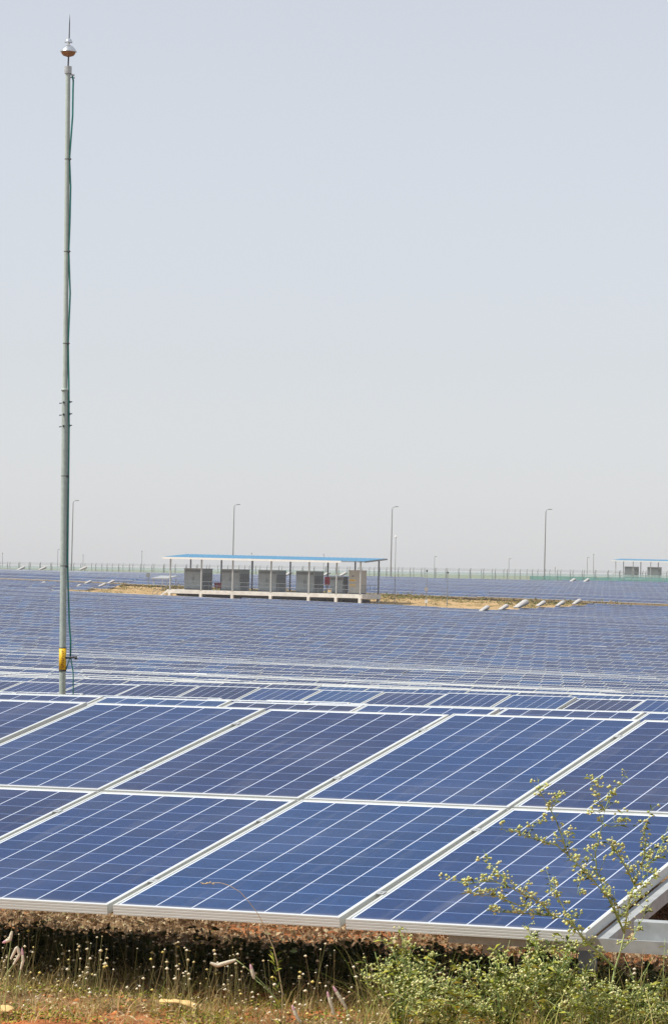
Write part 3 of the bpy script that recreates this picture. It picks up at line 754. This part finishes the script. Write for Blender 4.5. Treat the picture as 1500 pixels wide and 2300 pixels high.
for i in range(12):
    p0 = at_v(1190 + 30*i, 1300 + .45*i, 560) - o; p1 = at_v(1220 + 30*i, 1300.45 + .45*i, 560) - o
    nb.add([p0 + Vector((0,0,-.8)), p1 + Vector((0,0,-.8)), p1 + Vector((0,0,.45)), p0 + Vector((0,0,.45 + .1 * math.sin(i)))], [(0,1,2,3)])
    MB().box((-.03, -.03, -.8), (.03, .03, .55), 0, Matrix.Translation(p0)).build('post', M['fpost'], e)
nb.build('net', M['net2'], e)

#%%VEG
# ------------------------------------------------------------------ the hazy air
def haze():
    x0, x1, y0, y1, z0, z1 = -420, 420, -40, 1150, -7.5, 15.0
    o = MB().box((x0, y0, z0), (x1, y1, z1)).build('haze', [])
    m = bpy.data.materials.new('haze'); m.use_nodes = True; t = m.node_tree; t.nodes.remove(t.nodes['Principled BSDF'])
    pv = t.nodes.new('ShaderNodeVolumePrincipled'); pv.inputs['Color'].default_value = (.93, .95, 1, 1); pv.inputs['Density'].default_value = HAZE
    pv.inputs['Anisotropy'].default_value = .2
    t.links.new(pv.outputs[0], t.nodes['Material Output'].inputs['Volume']); o.data.materials.append(m)
    tag(o, kind='stuff')
haze()


# ------------------------------------------------------------------ plants at the front
def gz_at(x, y):
    u, v = x * cw - y * sw, x * sw + y * cw
    z = float(zground(u, v))
    if 8 <= v < 24: z += (noise.fractal(Vector((x * 1.6, y * 1.6, 0)), .8, 2.1, 5) * .035 + noise.noise(Vector((x*14, y*14, 3))) * .010) * min(1, (24 - v) / 4, (v - 8) / 2 + .01)
    return z + ZC
OCT = np.array([(1,0,0),(-1,0,0),(0,1,0),(0,-1,0),(0,0,1),(0,0,-1)], float)
OCF = np.array([(0,2,4),(2,1,4),(1,3,4),(3,0,4),(2,0,5),(1,2,5),(3,1,5),(0,3,5)])
def blobs(C, Rr, squash=.75):
    """small lumpy heads: squashed octahedra turned at random, one per centre"""
    C = np.asarray(C); n = len(C)
    if n == 0: return np.zeros((0, 3)), np.zeros((0, 3), int)
    a = rng.uniform(0, 6.28, n); ca, sa = np.cos(a), np.sin(a)
    V = np.repeat(OCT[None], n, 0) * rng.uniform(.75, 1.2, (n, 6, 1)) * np.asarray(Rr)[:, None, None]
    V[:, :, 2] *= squash
    x = V[:, :, 0] * ca[:, None] - V[:, :, 1] * sa[:, None]; y = V[:, :, 0] * sa[:, None] + V[:, :, 1] * ca[:, None]
    V = np.stack([x, y, V[:, :, 2]], 2) + C[:, None]
    F_ = (OCF[None] + (np.arange(n) * 6)[:, None, None]).reshape(-1, 3)
    return V.reshape(-1, 3), F_
def leaves(C, D, Ln, Wd):
    """leaflets: folded rhombs from C along D"""
    C = np.asarray(C); D = np.asarray(D); n = len(C)
    D = D / (np.linalg.norm(D, axis=1, keepdims=True) + 1e-9)
    r = rng.normal(size=(n, 3)); S_ = np.cross(D, r); S_ /= np.linalg.norm(S_, axis=1, keepdims=True) + 1e-9
    Nn = np.cross(D, S_); Ln = np.asarray(Ln)[:, None]; Wd = np.asarray(Wd)[:, None]
    a = C; b = C + D * Ln * .45 + S_ * Wd + Nn * Wd * .35; c = C + D * Ln - np.array([0, 0, .25]) * Ln; d = C + D * Ln * .45 - S_ * Wd + Nn * Wd * .35
    V = np.stack([a, b, c, d], 1).reshape(-1, 3)
    F_ = (np.array([[0, 1, 2], [0, 2, 3]])[None] + (np.arange(n) * 4)[:, None, None]).reshape(-1, 3)
    return V, F_
def blades(P, H, lean, wd, seg=3):
    """grass blades, tapering strips"""
    n = len(P); az = rng.uniform(0, 6.28, n); dirv = np.stack([np.cos(az), np.sin(az), np.zeros(n)], 1)
    side = np.stack([-np.sin(az + rng.uniform(-1.5, 1.5, n)), np.cos(az), np.zeros(n)], 1)
    L = []
    for i in range(seg + 1):
        t = i / seg; c = P + dirv * (lean * H * t ** 2)[:, None]; c[:, 2] = P[:, 2] + H * (t - .18 * t * t * (lean / .6)); w_ = (wd * (1 - t * .92))[:, None]
        L += [c - side * w_, c + side * w_]
    V = np.stack(L, 1).reshape(-1, 3); m_ = 2 * (seg + 1)
    base = np.concatenate([[[2*i, 2*i+1, 2*i+3], [2*i, 2*i+3, 2*i+2]] for i in range(seg)])
    F_ = (base[None] + (np.arange(n) * m_)[:, None, None]).reshape(-1, 3)
    return V, F_
def merge(parts):
    Vs, Fs, b = [], [], 0
    for V, F_ in parts:
        Vs.append(V); Fs.append(F_ + b); b += len(V)
    return np.concatenate(Vs), np.concatenate(Fs)
def scatter(n, v0, v1, x0=-.1, x1=.1, dens=None):
    """n points on the ground between depths v0 and v1, across the view"""
    out = []
    while len(out) < n:
        v = random.uniform(v0, v1); t = random.uniform(x0, x1); Y = v / (cw + sw * t); x = t * Y
        if dens and random.random() > dens(x, Y): continue
        out.append((x, Y, gz_at(x, Y)))
    return np.array(out)

# dry grass on the near ground, patchy
def dn(x, y):
    k = noise.noise(Vector((x * 2.2, y * 2.2, 5))) * .9 + noise.noise(Vector((x * 7, y * 7, 1))) * .5
    return max(.06, min(1, .55 + k * 1.3))
P = scatter(12000, 11.6, 13.9, -.11, .11, dn)
H = rng.gamma(3.0, .016, len(P)) + .015
g1 = blades(P, H, rng.uniform(.1, 1.2, len(P)), rng.uniform(.0009, .0024, len(P)))
P2_ = scatter(1700, 12.3, 13.9, -.1, .1, dn); H2 = .05 + .2 * rng.random(len(P2_)) ** 2
g2 = blades(P2_, H2, rng.uniform(.1, 1.4, len(P2_)), rng.uniform(.0006, .0014, len(P2_)))
V, Fq = merge([g1, g2])
tag(link('dry_grass', mesh_np('dry_grass', V, Fq, M['grass'])), 'dry straw and green grass on the red soil in front of the nearest solar table', 'grass', kind='stuff')
# low herbs: tiny green leaves hugging the soil
C = scatter(9000, 11.6, 13.4, -.11, .11, lambda x, y: max(0, noise.noise(Vector((x*3.1, y*3.1, 9))) * 2.0 + .25)); C[:, 2] += rng.uniform(0, .03, len(C))
D = rng.normal(size=(len(C), 3)); D[:, 2] = np.abs(D[:, 2]) * .6
V, Fq = leaves(C, D, rng.uniform(.008, .022, len(C)), rng.uniform(.002, .006, len(C)))
tag(link('ground_herbs', mesh_np('ground_herbs', V, Fq, M['leaf'])), 'small green herbs creeping over the red soil at the bottom of the photo', 'herbs', kind='stuff')
# red clods and grit
C = scatter(2600, 11.6, 13.4, -.11, .11); V, Fq = blobs(C, rng.gamma(2.2, .0032, len(C)) + .002, .6)
tag(link('soil_clods', mesh_np('soil_clods', V, Fq, M['clod'])), 'loose red clods and grit on the bare soil patches', 'soil clods', kind='stuff')
# dry litter under and behind the first table
C = scatter(26000, 14.0, 22.0, -.1, .1, lambda x, y: .35 + .65 * ((x * sw + y * cw) > 16.6)); C[:, 2] += rng.uniform(0, .06, len(C)) * rng.uniform(.2, 1, len(C))
D = rng.normal(size=(len(C), 3)); D[:, 2] = np.abs(D[:, 2]) * .8
V, Fq = leaves(C, D, rng.uniform(.015, .05, len(C)), rng.uniform(.005, .016, len(C)))
C2 = scatter(5000, 15.5, 21.5, -.1, .1, dn); b2 = blades(C2, rng.uniform(.05, .17, len(C2)), rng.uniform(.2, 1.1, len(C2)), rng.uniform(.001, .003, len(C2)))
V, Fq = merge([(V, Fq), b2])
tag(link('dry_litter', mesh_np('dry_litter', V, Fq, M['litter'])), 'brown crumpled litter and dead stalks on the ground behind the nearest table', 'litter', kind='stuff')
# tufts in the clearing
def far_tufts():
    out = []; sz = []
    for _ in range(5200):
        v = random.uniform(368, 409); u = random.uniform(-198, -128)
        d = noise.noise(Vector((u * .11, v * .16, 2))) + (.45 if v > 401 else 0)
        if random.random() > .22 + d * .9: continue
        p = W(u, v, float(zground(u, v))); out.append(tuple(p)); sz.append(random.uniform(.12, .5) * (1.3 if v > 401 else .7))
    C = np.repeat(np.array(out), 16, 0); s_ = np.repeat(np.array(sz), 16)
    C = C + rng.normal(size=C.shape) * s_[:, None] * np.array([.7, .7, .0]); C[:, 2] += np.abs(rng.normal(size=len(C))) * s_ * .35
    D = rng.normal(size=C.shape); D[:, 2] = np.abs(D[:, 2])
    V, Fq = leaves(C, D, s_ * rng.uniform(.3, .8, len(C)), s_ * rng.uniform(.06, .2, len(C)))
    return V, Fq
V, Fq = far_tufts()
M['tuft'] = leafy('clearing_tufts', [(0, (.10, .13, .03)), (.4, (.20, .21, .06)), (.7, (.36, .28, .11)), (1, (.46, .34, .16))], .8, .2)
tag(link('clearing_tufts', mesh_np('clearing_tufts', V, Fq, M['tuft'])), 'dry and green tufts scattered over the dirt clearing round the shelter', 'grass', kind='stuff')
# small button flowers on thin stalks
def dnb(x, y): return max(.05, min(1, .75 - x * .32 + noise.noise(Vector((x*3, y*3, 7))) * .9)) if x < .9 else .15
B = scatter(1000, 12.0, 13.9, -.1, .1, lambda x, y: dnb(x, y) * max(.04, .25 + 2.0 * noise.noise(Vector((x * 6.5, y * 6.5, 31))))); Hh = .012 + .27 * rng.random(len(B)) ** 1.5; tip = B + np.stack([rng.normal(0, .035, len(B)), rng.normal(0, .03, len(B)), Hh], 1)
V, Fq = blobs(tip, rng.uniform(.0032, .0100, len(B)), .7)
fl = link('button_flowers', mesh_np('button_flowers', V, Fq, M['button'], smooth=True)); tag(fl, 'many small cream button flowers on thin stalks in front of the dark shade', 'wildflowers', kind='stuff')
mbs = MB()
for a, c in zip(B, tip): mbs.tube([a, (Vector(a) + Vector(c)) / 2 + Vector((random.uniform(-.006, .006), 0, 0)), c], [.0012, .0010, .0008], 3)
link('stalks', mbs.mesh('stalks', M['drystalk']), fl)

# branching weeds with cream flower heads
def weed(name, base, stems, label, cat, group, nleaf, seed, head=.0055, spread=.035, clus=5, twig=0, lsz=1.0, fprob=1.0):
    """stems: polylines (world), each with a starting radius; flowers sit along the outer part of each"""
    rs = random.Random(seed); e = empty(name, base, label, cat, group)
    b = MB(); FC = []; LC = []; LD = []
    stems = list(stems)
    if twig:
        for pts, r0, ff, dens in list(stems):
            if ff > 1: continue
            for p, q in zip(pts, pts[1:]):
                for _ in range(max(1, int((q - p).length * twig))):
                    a = p.lerp(q, rs.random()); d = (q - p).normalized() * rs.uniform(.02, .05) + Vector((rs.gauss(0, .022), rs.gauss(0, .022), rs.uniform(.005, .035)))
                    stems.append(([a, a + d * .5 + Vector((0, 0, .003)), a + d], r0 * .4, .35, 1.0))
    for pts, r0, flower_from, dens in stems:
        pts = [Vector(p) for p in pts]; L = sum((q - p).length for p, q in zip(pts, pts[1:]))
        b.tube([p - base for p in pts], [r0 * (1 - .7 * i / max(1, len(pts) - 1)) for i in range(len(pts))], 6)
        acc = 0
        for p, q in zip(pts, pts[1:]):
            d = q - p; n = max(1, int(d.length / .016 * dens))
            for i in range(n):
                t = (i + rs.random()) / n; f = (acc + d.length * t) / L; c = p + d * t
                if rs.random() < nleaf:
                    LC.append(c - base); LD.append((rs.gauss(0, 1) + d.x / d.length, rs.gauss(0, 1), rs.uniform(-.2, 1.2)))
                if f > flower_from and rs.random() < fprob:
                    off = Vector((rs.gauss(0, 1), rs.gauss(0, 1), rs.uniform(.1, 1.3))).normalized() * rs.uniform(.3, 1) * spread
                    b.tube([c - base, c - base + off * .6 + Vector((0, 0, .003)), c - base + off], [.0012, .001, .0007], 3)
                    for _ in range(rs.randint(1, clus)): FC.append(c - base + off + Vector((rs.gauss(0, .006), rs.gauss(0, .006), rs.gauss(0, .005))))
            acc += d.length
    b.build('stem', M['stem'], e, True)
    if LC:
        n = len(LC); V, Fq = leaves(np.array(LC), np.array(LD), np.array([rs.uniform(.012, .038) * lsz for _ in range(n)]), np.array([rs.uniform(.0018, .0050) * lsz for _ in range(n)]))
        link('leaves', mesh_np('leaves', V, Fq, M['leaf']), e)
    if FC:
        V, Fq = blobs(np.array(FC), np.array([head * rs.uniform(.55, 1.1) for _ in FC]), .8)
        tag(link('flower_heads', mesh_np('flower_heads', V, Fq, M['flower'], smooth=True), e), kind='stuff')
    return e
def bush(px, Y, h, wdt, seed, label, ns=26, dense=.8):
    rs = random.Random(seed); p = at_Y(px, 2290, Y); base = Vector((p.x, p.y, gz_at(p.x, p.y))); stems = []
    for i in range(ns):
        a = rs.uniform(0, 6.28); r_ = wdt * math.sqrt(rs.random()); hh = h * rs.uniform(.45, 1) * (1 - .35 * (r_ / wdt) ** 2)
        tip_ = base + Vector((math.cos(a) * r_, math.sin(a) * r_ * .8, hh)); mid = base + Vector((math.cos(a) * r_ * .35, math.sin(a) * r_ * .28, hh * .5))
        m2 = mid.lerp(tip_, .5) + Vector((rs.gauss(0, .012), rs.gauss(0, .012), .01))
        stems.append(([base + Vector((rs.gauss(0, .02), rs.gauss(0, .02), 0)), mid, m2, tip_], .0026, .5, 1.5 * dense))
        for _ in range(2):
            k_ = m2 + Vector((rs.gauss(0, .05), rs.gauss(0, .04), rs.uniform(.02, .08))); stems.append(([m2, m2.lerp(k_, .5) + Vector((0, 0, .01)), k_], .0016, .2, 1.7 * dense))
    return weed('flowering_weed_bush', base, stems, label, 'bush', 'flowering weed bushes', .5, seed, .0062, .04, 3, lsz=1.35, fprob=.5)
bush(900, 12.85, .44, .15, 1, 'leftmost green weed bush with cream flowers below the table edge')
bush(1010, 12.65, .32, .20, 2, "second flowering green weed bush from left, filling the bottom edge", 31)
bush(1130, 12.75, .42, .19, 3, 'dense flowering weed bush directly left of the tall branching weed', 31)
bush(1240, 12.9, .46, .17, 4, 'flowering weed bush reaching up to the table frame below the tall weed', 28)
bush(1345, 12.6, .28, .17, 5, 'low flowering weed bush at the foot of the tall branching weed', 30)
bush(1470, 12.7, .30, .15, 6, 'thin flowering weed bush at the bottom right corner under the bare rail', 26, .8)

# the tall weed, traced from its branches
def tr(pl, Y0, Y1):
    n = len(pl); return [at_Y(px, py, Y0 + (Y1 - Y0) * i / max(1, n - 1)) for i, (px, py) in enumerate(pl)]
base = at_Y(1362, 2300, 12.72); base.z = gz_at(base.x, base.y)
T = [([base] + tr([(1368,2257),(1374,2215),(1381,2177),(1393,2138),(1402,2097)], 12.72, 12.7), .0062, 2, .3),
     (tr([(1402,2097),(1407,2060),(1414,2020),(1425,1990),(1432,1965),(1440,1948)], 12.7, 12.66), .004, .3, .9),
     (tr([(1440,1948),(1447,1920),(1450,1895),(1447,1865),(1443,1845)], 12.66, 12.6), .0028, .2, 1.2),
     (tr([(1440,1948),(1456,1940),(1470,1930),(1482,1905),(1494,1880)], 12.66, 12.8), .0026, .25, 1.2),
     (tr([(1470,1930),(1490,1925),(1510,1905)], 12.72, 12.8), .002, .3, 1.1),
     (tr([(1425,1990),(1412,1962),(1395,1932),(1378,1905),(1362,1893)], 12.68, 12.5), .003, .35, 1.1),
     (tr([(1402,2097),(1385,2060),(1362,2010),(1340,1960),(1337,1917),(1346,1880),(1353,1850),(1357,1822)], 12.7, 12.55), .0032, .62, .55),
     (tr([(1357,1822),(1345,1800),(1335,1778),(1326,1765)], 12.55, 12.5), .002, .35, 1.0),
     (tr([(1357,1822),(1366,1800),(1380,1785),(1386,1768)], 12.55, 12.6), .002, .35, 1.0),
     (tr([(1353,1850),(1372,1858),(1392,1855),(1398,1848)], 12.55, 12.6), .002, .5, .8),
     (tr([(1381,2177),(1350,2145),(1322,2122),(1296,2090),(1275,2068),(1240,2058)], 12.72, 12.5), .0045, .4, 1.0),
     (tr([(1240,2058),(1205,2055),(1165,2052),(1130,2050),(1092,2046)], 12.5, 12.4), .003, .15, 1.5),
     (tr([(1296,2090),(1268,2045),(1252,2015),(1243,1992),(1232,1985)], 12.6, 12.6), .0026, .4, 1.1),
     (tr([(1240,2058),(1215,2030),(1180,2012),(1140,1992),(1105,1980)], 12.5, 12.4), .003, .2, 1.3),
     (tr([(1105,1980),(1078,1982),(1052,1985),(1030,1984)], 12.4, 12.35), .002, .1, 1.3),
     (tr([(1140,1992),(1128,1970),(1108,1950),(1084,1932)], 12.42, 12.5), .002, .25, 1.1),
     (tr([(1165,2035),(1120,2015),(1080,2012),(1050,2005)], 12.45, 12.35), .002, .2, 1.4),
     (tr([(1402,2097),(1375,2030),(1338,1985),(1302,1948),(1275,1920)], 12.7, 12.45), .0034, .55, .8),
     (tr([(1275,1920),(1250,1900),(1215,1888),(1180,1880),(1155,1868),(1136,1868)], 12.45, 12.35), .0026, .25, 1.2),
     (tr([(1275,1920),(1262,1880),(1248,1842),(1236,1820),(1218,1788),(1200,1765)], 12.45, 12.4), .0026, .5, .9),
     (tr([(1236,1820),(1247,1805),(1256,1794)], 12.42, 12.45), .0015, .4, .9),
     (tr([(1275,1920),(1278,1895),(1276,1880)], 12.45, 12.4), .0016, .3, 1.0),
     (tr([(1180,1880),(1195,1862),(1204,1852)], 12.38, 12.4), .0014, .4, 1.0),
     (tr([(1338,1985),(1312,1960),(1300,1990),(1296,2010)], 12.6, 12.5), .0018, .3, .9),
     (tr([(1414,2020),(1440,2000),(1462,1975),(1480,1960)], 12.68, 12.8), .0022, .4, .9),
     (tr([(1393,2138),(1420,2110),(1445,2060),(1462,2030)], 12.7, 12.85), .0024, .75, .5)]
weed('tall_weed', base, T, 'tall branching weed with cream flower clusters rising in front of the panels at right', 'weed', None, .75, 77, .0070, .03, 5, twig=30, lsz=.95)
# loose green stalks at the right under the rail
for i, (pl, Y, lb) in enumerate([([(1490,2300),(1488,2240),(1490,2170),(1493,2110)], 12.9, 'slender upright weed stalk at the right edge, in front of the rail'),
             ([(1450,2300),(1435,2240),(1415,2180),(1400,2150)], 12.9, 'slender weed stalk leaning left beside the tall weed'),
             ([(1395,2290),(1420,2230),(1450,2180),(1468,2150)], 12.95, 'slender weed stalk leaning right beside the tall weed')]):
    pts = tr(pl, Y, Y); bs = pts[0].copy(); bs.z = gz_at(bs.x, bs.y); weed('weed_stalk', bs, [([bs] + pts[1:], .0022, .7, .5)], lb, 'weed', None, .8, 100 + i, .004, .02, 2)

# pale flower spikes on thin stems
def spike(hd, st, Y, label, r=.0058, pink=True):
    pts = tr(st, Y, Y + .05); g = pts[-1].copy(); g.z = min(gz_at(g.x, g.y), g.z - .01); e = empty('spike_flower', g, label, 'flower', 'pale spike flowers')
    b = MB(); hp = tr(hd, Y, Y); b.tube([p - g for p in [hp[-1]] + pts] + [Vector((0, 0, 0))], .0016, 5); b.build('stem', M['stem'], e, True)
    P_ = []; n = 14
    for i in range(n + 1):
        t = i / n * (len(hp) - 1); k_ = min(int(t), len(hp) - 2); P_.append(hp[k_].lerp(hp[k_+1], t - k_) - g)
    rad = [r * (.25 + .95 * math.sin(math.pi * min(1, (i + 1.2) / (n + 2.5))) ** .6) * (1 + .10 * noise.noise(Vector((i * .9, hd[0][0], 0)))) for i in range(n + 1)]
    b = MB(); b.tube(P_, rad, 10); b.build('flower_spike', M['spike'], e, False)
    if pink:
        b = MB(); b.tube([P_[0] + (P_[0] - P_[1]) * 1.5, P_[0], P_[1], P_[2], P_[3]], [.001, rad[0] * 1.2, rad[1] * 1.12, rad[2] * 1.1, rad[3] * 1.02], 10); b.build('pink_tip', M['spike_pink'], e)
spike([(472,2164),(488,2170),(508,2164),(530,2157)], [(545,2168),(575,2195),(600,2220),(625,2250)], 13.1, 'pale drooping flower spike curving left in front of the dark shade, left of centre', .0065, False)
spike([(563,2170),(567,2186),(571,2200)], [(590,2215),(610,2235),(640,2270)], 13.1, 'short pinkish flower spike just right of the drooping pale one')
spike([(736,2232),(742,2252),(750,2280)], [(757,2296),(760,2310)], 12.95, 'left spike of the pink tipped pair below the middle of the table edge')
spike([(750,2220),(762,2240),(779,2268)], [(781,2285),(778,2310)], 12.95, 'right spike of the pink tipped pair below the middle of the table edge')
spike([(657,2262),(664,2280),(674,2298)], [(678,2306),(680,2315)], 12.9, 'pink tipped flower spike at the bottom edge left of the pair')
spike([(8,2118),(22,2112),(27,2093)], [(20,2150),(15,2200),(12,2250)], 13.1, 'small curled pale flower spike at the left edge, uppermost')
spike([(24,2156),(38,2128),(44,2145),(30,2168)], [(12,2190),(5,2230),(0,2270)], 13.0, 'hooked pale flower spike at the left edge below the small curled one', .0055, False)
spike([(50,2135),(52,2160),(46,2180)], [(40,2210),(36,2250)], 13.1, 'straight pale flower spike right of the hooked one at the left edge', .0045)
spike([(1313,2220),(1316,2234),(1319,2246)], [(1325,2262),(1330,2290)], 12.7, 'small pink tipped spike left of the stem of the tall weed', .0045)
spike([(1320,2249),(1336,2254),(1356,2260)], [(1366,2275),(1368,2300)], 12.68, 'pale flower spike lying sideways at the foot of the tall weed', .0045, False)
spike([(1408,2234),(1414,2244),(1424,2256)], [(1430,2275),(1432,2300)], 12.7, 'small pink tipped spike right of the stem of the tall weed', .0045)
# dry stalk with a seed head that arches over the panels
pl = tr([(477,1984),(495,1984),(515,1990),(540,2005),(560,2028),(578,2052),(592,2078),(603,2105),(614,2130),(622,2160),(628,2195),(634,2230)], 13.05, 13.12)
g = pl[-1].copy(); g.z = gz_at(g.x, g.y); e = empty('dry_stalk', g, 'dry arching stalk with a pale seed head reaching over the panel left of centre', 'dry stalk')
b = MB(); b.tube([p - g for p in pl] + [Vector((0, 0, 0))], [.0011] * 6 + [.0018] * 7, 6); b.build('stem', M['straw'], e, True)
V, Fq = blobs(np.array([tuple(at_Y(452 + i * 3.4, 1984 + random.uniform(-3, 3), 13.05) - g) for i in range(9)]), rng.uniform(.003, .0062, 9)); link('seed_head', mesh_np('seed_head', V, Fq, M['straw']), e)
LD_ = [tuple(Vector((random.uniform(-1, 1), random.uniform(-1, 1), .8))) for _ in range(26)]
LC_ = [tuple(Vector((0, 0, 0)).lerp(pl[-4] - g, random.random())) for _ in range(26)]
V, Fq = leaves(np.array(LC_), np.array(LD_), rng.uniform(.02, .06, 26), rng.uniform(.002, .005, 26)); link('leaves', mesh_np('leaves', V, Fq, M['leaf']), e)
# fallen dry leaves
def curled(px0, py0, px1, py1, Y, wd, label, lift=.012):
    a = at_Y(px0, py0, Y); c = at_Y(px1, py1, Y - .05); n, m_ = 14, 7
    d = c - a; d.z = 0; o = a.copy(); o.z = 0; sdv = Vector((-d.y, d.x, 0)).normalized(); vs = []
    for i in range(n + 1):
        t = i / n; w_ = wd * (.35 + .65 * math.sin(math.pi * min(.97, max(.06, t))) ** .5) * (1 + .18 * noise.noise(Vector((t * 6, px0, 0))))
        for j in range(m_ + 1):
            q = (j / m_ - .5) * 2; an = q * 1.25; p = a + d * t + sdv * math.sin(an) * w_; bz = gz_at(p.x, p.y) + lift
            p.z = bz + (math.cos(an)) * w_ * .7 + .004 * noise.noise(Vector((t * 14, q * 3, px0))); vs.append(p)
    o = vs[0].copy(); fs = [(i*(m_+1)+j, i*(m_+1)+j+1, (i+1)*(m_+1)+j+1, (i+1)*(m_+1)+j) for i in range(n) for j in range(m_)]
    ob = MB().add([p - o for p in vs], fs).build('fallen_leaf', M['yleaf'], None, True); ob.location = o
    md = ob.modifiers.new('thick', 'SOLIDIFY'); md.thickness = .003
    tag(ob, label, 'dry leaf', 'fallen dry leaves')
curled(360, 2232, 442, 2262, 13.55, .022, 'large curled yellow dry leaf lying left of centre at the shade edge', .035)
curled(-6, 2285, 27, 2288, 13.45, .03, 'broad yellow dry leaf at the bottom left corner', .03)
curled(172, 2078, 194, 2080, 17.8, .03, 'small bright dry leaf behind the shade, under the first seam from left')
curled(550, 2128, 586, 2130, 16.6, .03, 'pale dry leaf in the litter beneath the table, left of the dry stalk')
curled(1450, 2292, 1496, 2282, 12.95, .03, 'pale curled dry leaf at the bottom right corner')

# leafy weeds under the table, added and coloured dark to deepen its shade
SH_L = leafy('shade_darkened_leaf', [(0, (.03, .045, .012)), (.5, (.06, .08, .02)), (1, (.12, .10, .04))], .7, .15)
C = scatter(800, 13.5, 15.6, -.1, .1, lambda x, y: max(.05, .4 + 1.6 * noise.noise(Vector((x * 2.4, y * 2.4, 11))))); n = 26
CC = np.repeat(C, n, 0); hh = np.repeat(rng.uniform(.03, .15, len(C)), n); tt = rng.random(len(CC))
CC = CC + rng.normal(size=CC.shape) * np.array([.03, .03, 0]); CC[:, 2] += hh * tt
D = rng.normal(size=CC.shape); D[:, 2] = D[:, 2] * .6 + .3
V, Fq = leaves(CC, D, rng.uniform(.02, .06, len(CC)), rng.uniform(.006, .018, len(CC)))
tag(link('shade_deepening_weeds', mesh_np('shade_deepening_weeds', V, Fq, SH_L)), 'leafy weeds under the nearest solar table, coloured dark to deepen the shade there', 'weeds', kind='stuff')

# broken straw and dead leaves lying on the near ground
C = scatter(9000, 11.8, 14.0, -.11, .11, dn); C[:, 2] += rng.uniform(0, .035, len(C)) * rng.random(len(C))
D = rng.normal(size=(len(C), 3)); D[:, 2] *= .35
V, Fq = leaves(C, D, rng.uniform(.012, .06, len(C)), rng.uniform(.0012, .006, len(C)))
STR = leafy('broken_straw', [(0, (.22, .14, .06)), (.3, (.42, .30, .14)), (.6, (.60, .47, .26)), (.85, (.74, .62, .40)), (1, (.30, .28, .08))], .8, .1)
tag(link('broken_straw', mesh_np('broken_straw', V, Fq, STR)), 'broken straw and dead leaves lying over the soil at the front', 'straw', kind='stuff')
# red low box between the first two cabinets and small kit on the platform
e = empty('red_chest', SM @ Matrix.Translation((4.5, 4.0, .01)), 'low red chest behind, between the first and second cabinets from the stairs', 'chest')
MB().box((0, 0, .3), (1.7, .6, .85)).build('body', M['red'], e); MB().box((-.03, -.03, .853), (1.73, .63, .9)).build('lid', M['red'], e)
for x in (.1, 1.5): MB().box((x, .25, 0), (x+.1, .35, .297)).build('leg', M['post'], e)

# long grass among the weeds at the right
C = scatter(620, 11.7, 13.2, .008, .102, lambda x, y: max(.1, .6 + noise.noise(Vector((x * 4, y * 4, 21)))))
V, Fq = blades(C, rng.uniform(.12, .40, len(C)), rng.uniform(.1, 1.3, len(C)), rng.uniform(.0009, .0022, len(C)), 5)
GR = leafy('long_grass', [(0, (.16, .22, .03)), (.4, (.34, .38, .07)), (.75, (.55, .52, .18)), (1, (.62, .48, .22))], .6, .3)
tag(link('long_grass', mesh_np('long_grass', V, Fq, GR)), 'long thin yellow-green grass blades among the weeds at the bottom right', 'grass', kind='stuff')

# mid clamps and bolt heads where the modules of the nearest table meet
for t_, n_ in ((T1, 4),):
    for i in range(1, n_):
        for y in (.42, 1.54, 2.42, 3.54):
            b = MB(); b.box((i*PW-.017, y-.022, .0008), (i*PW+.017, y+.022, .0028)); b.tube([(i*PW, y, .0028), (i*PW, y, .0055)], .005, 8)
            b.build('clamp', M['steel'], t_)
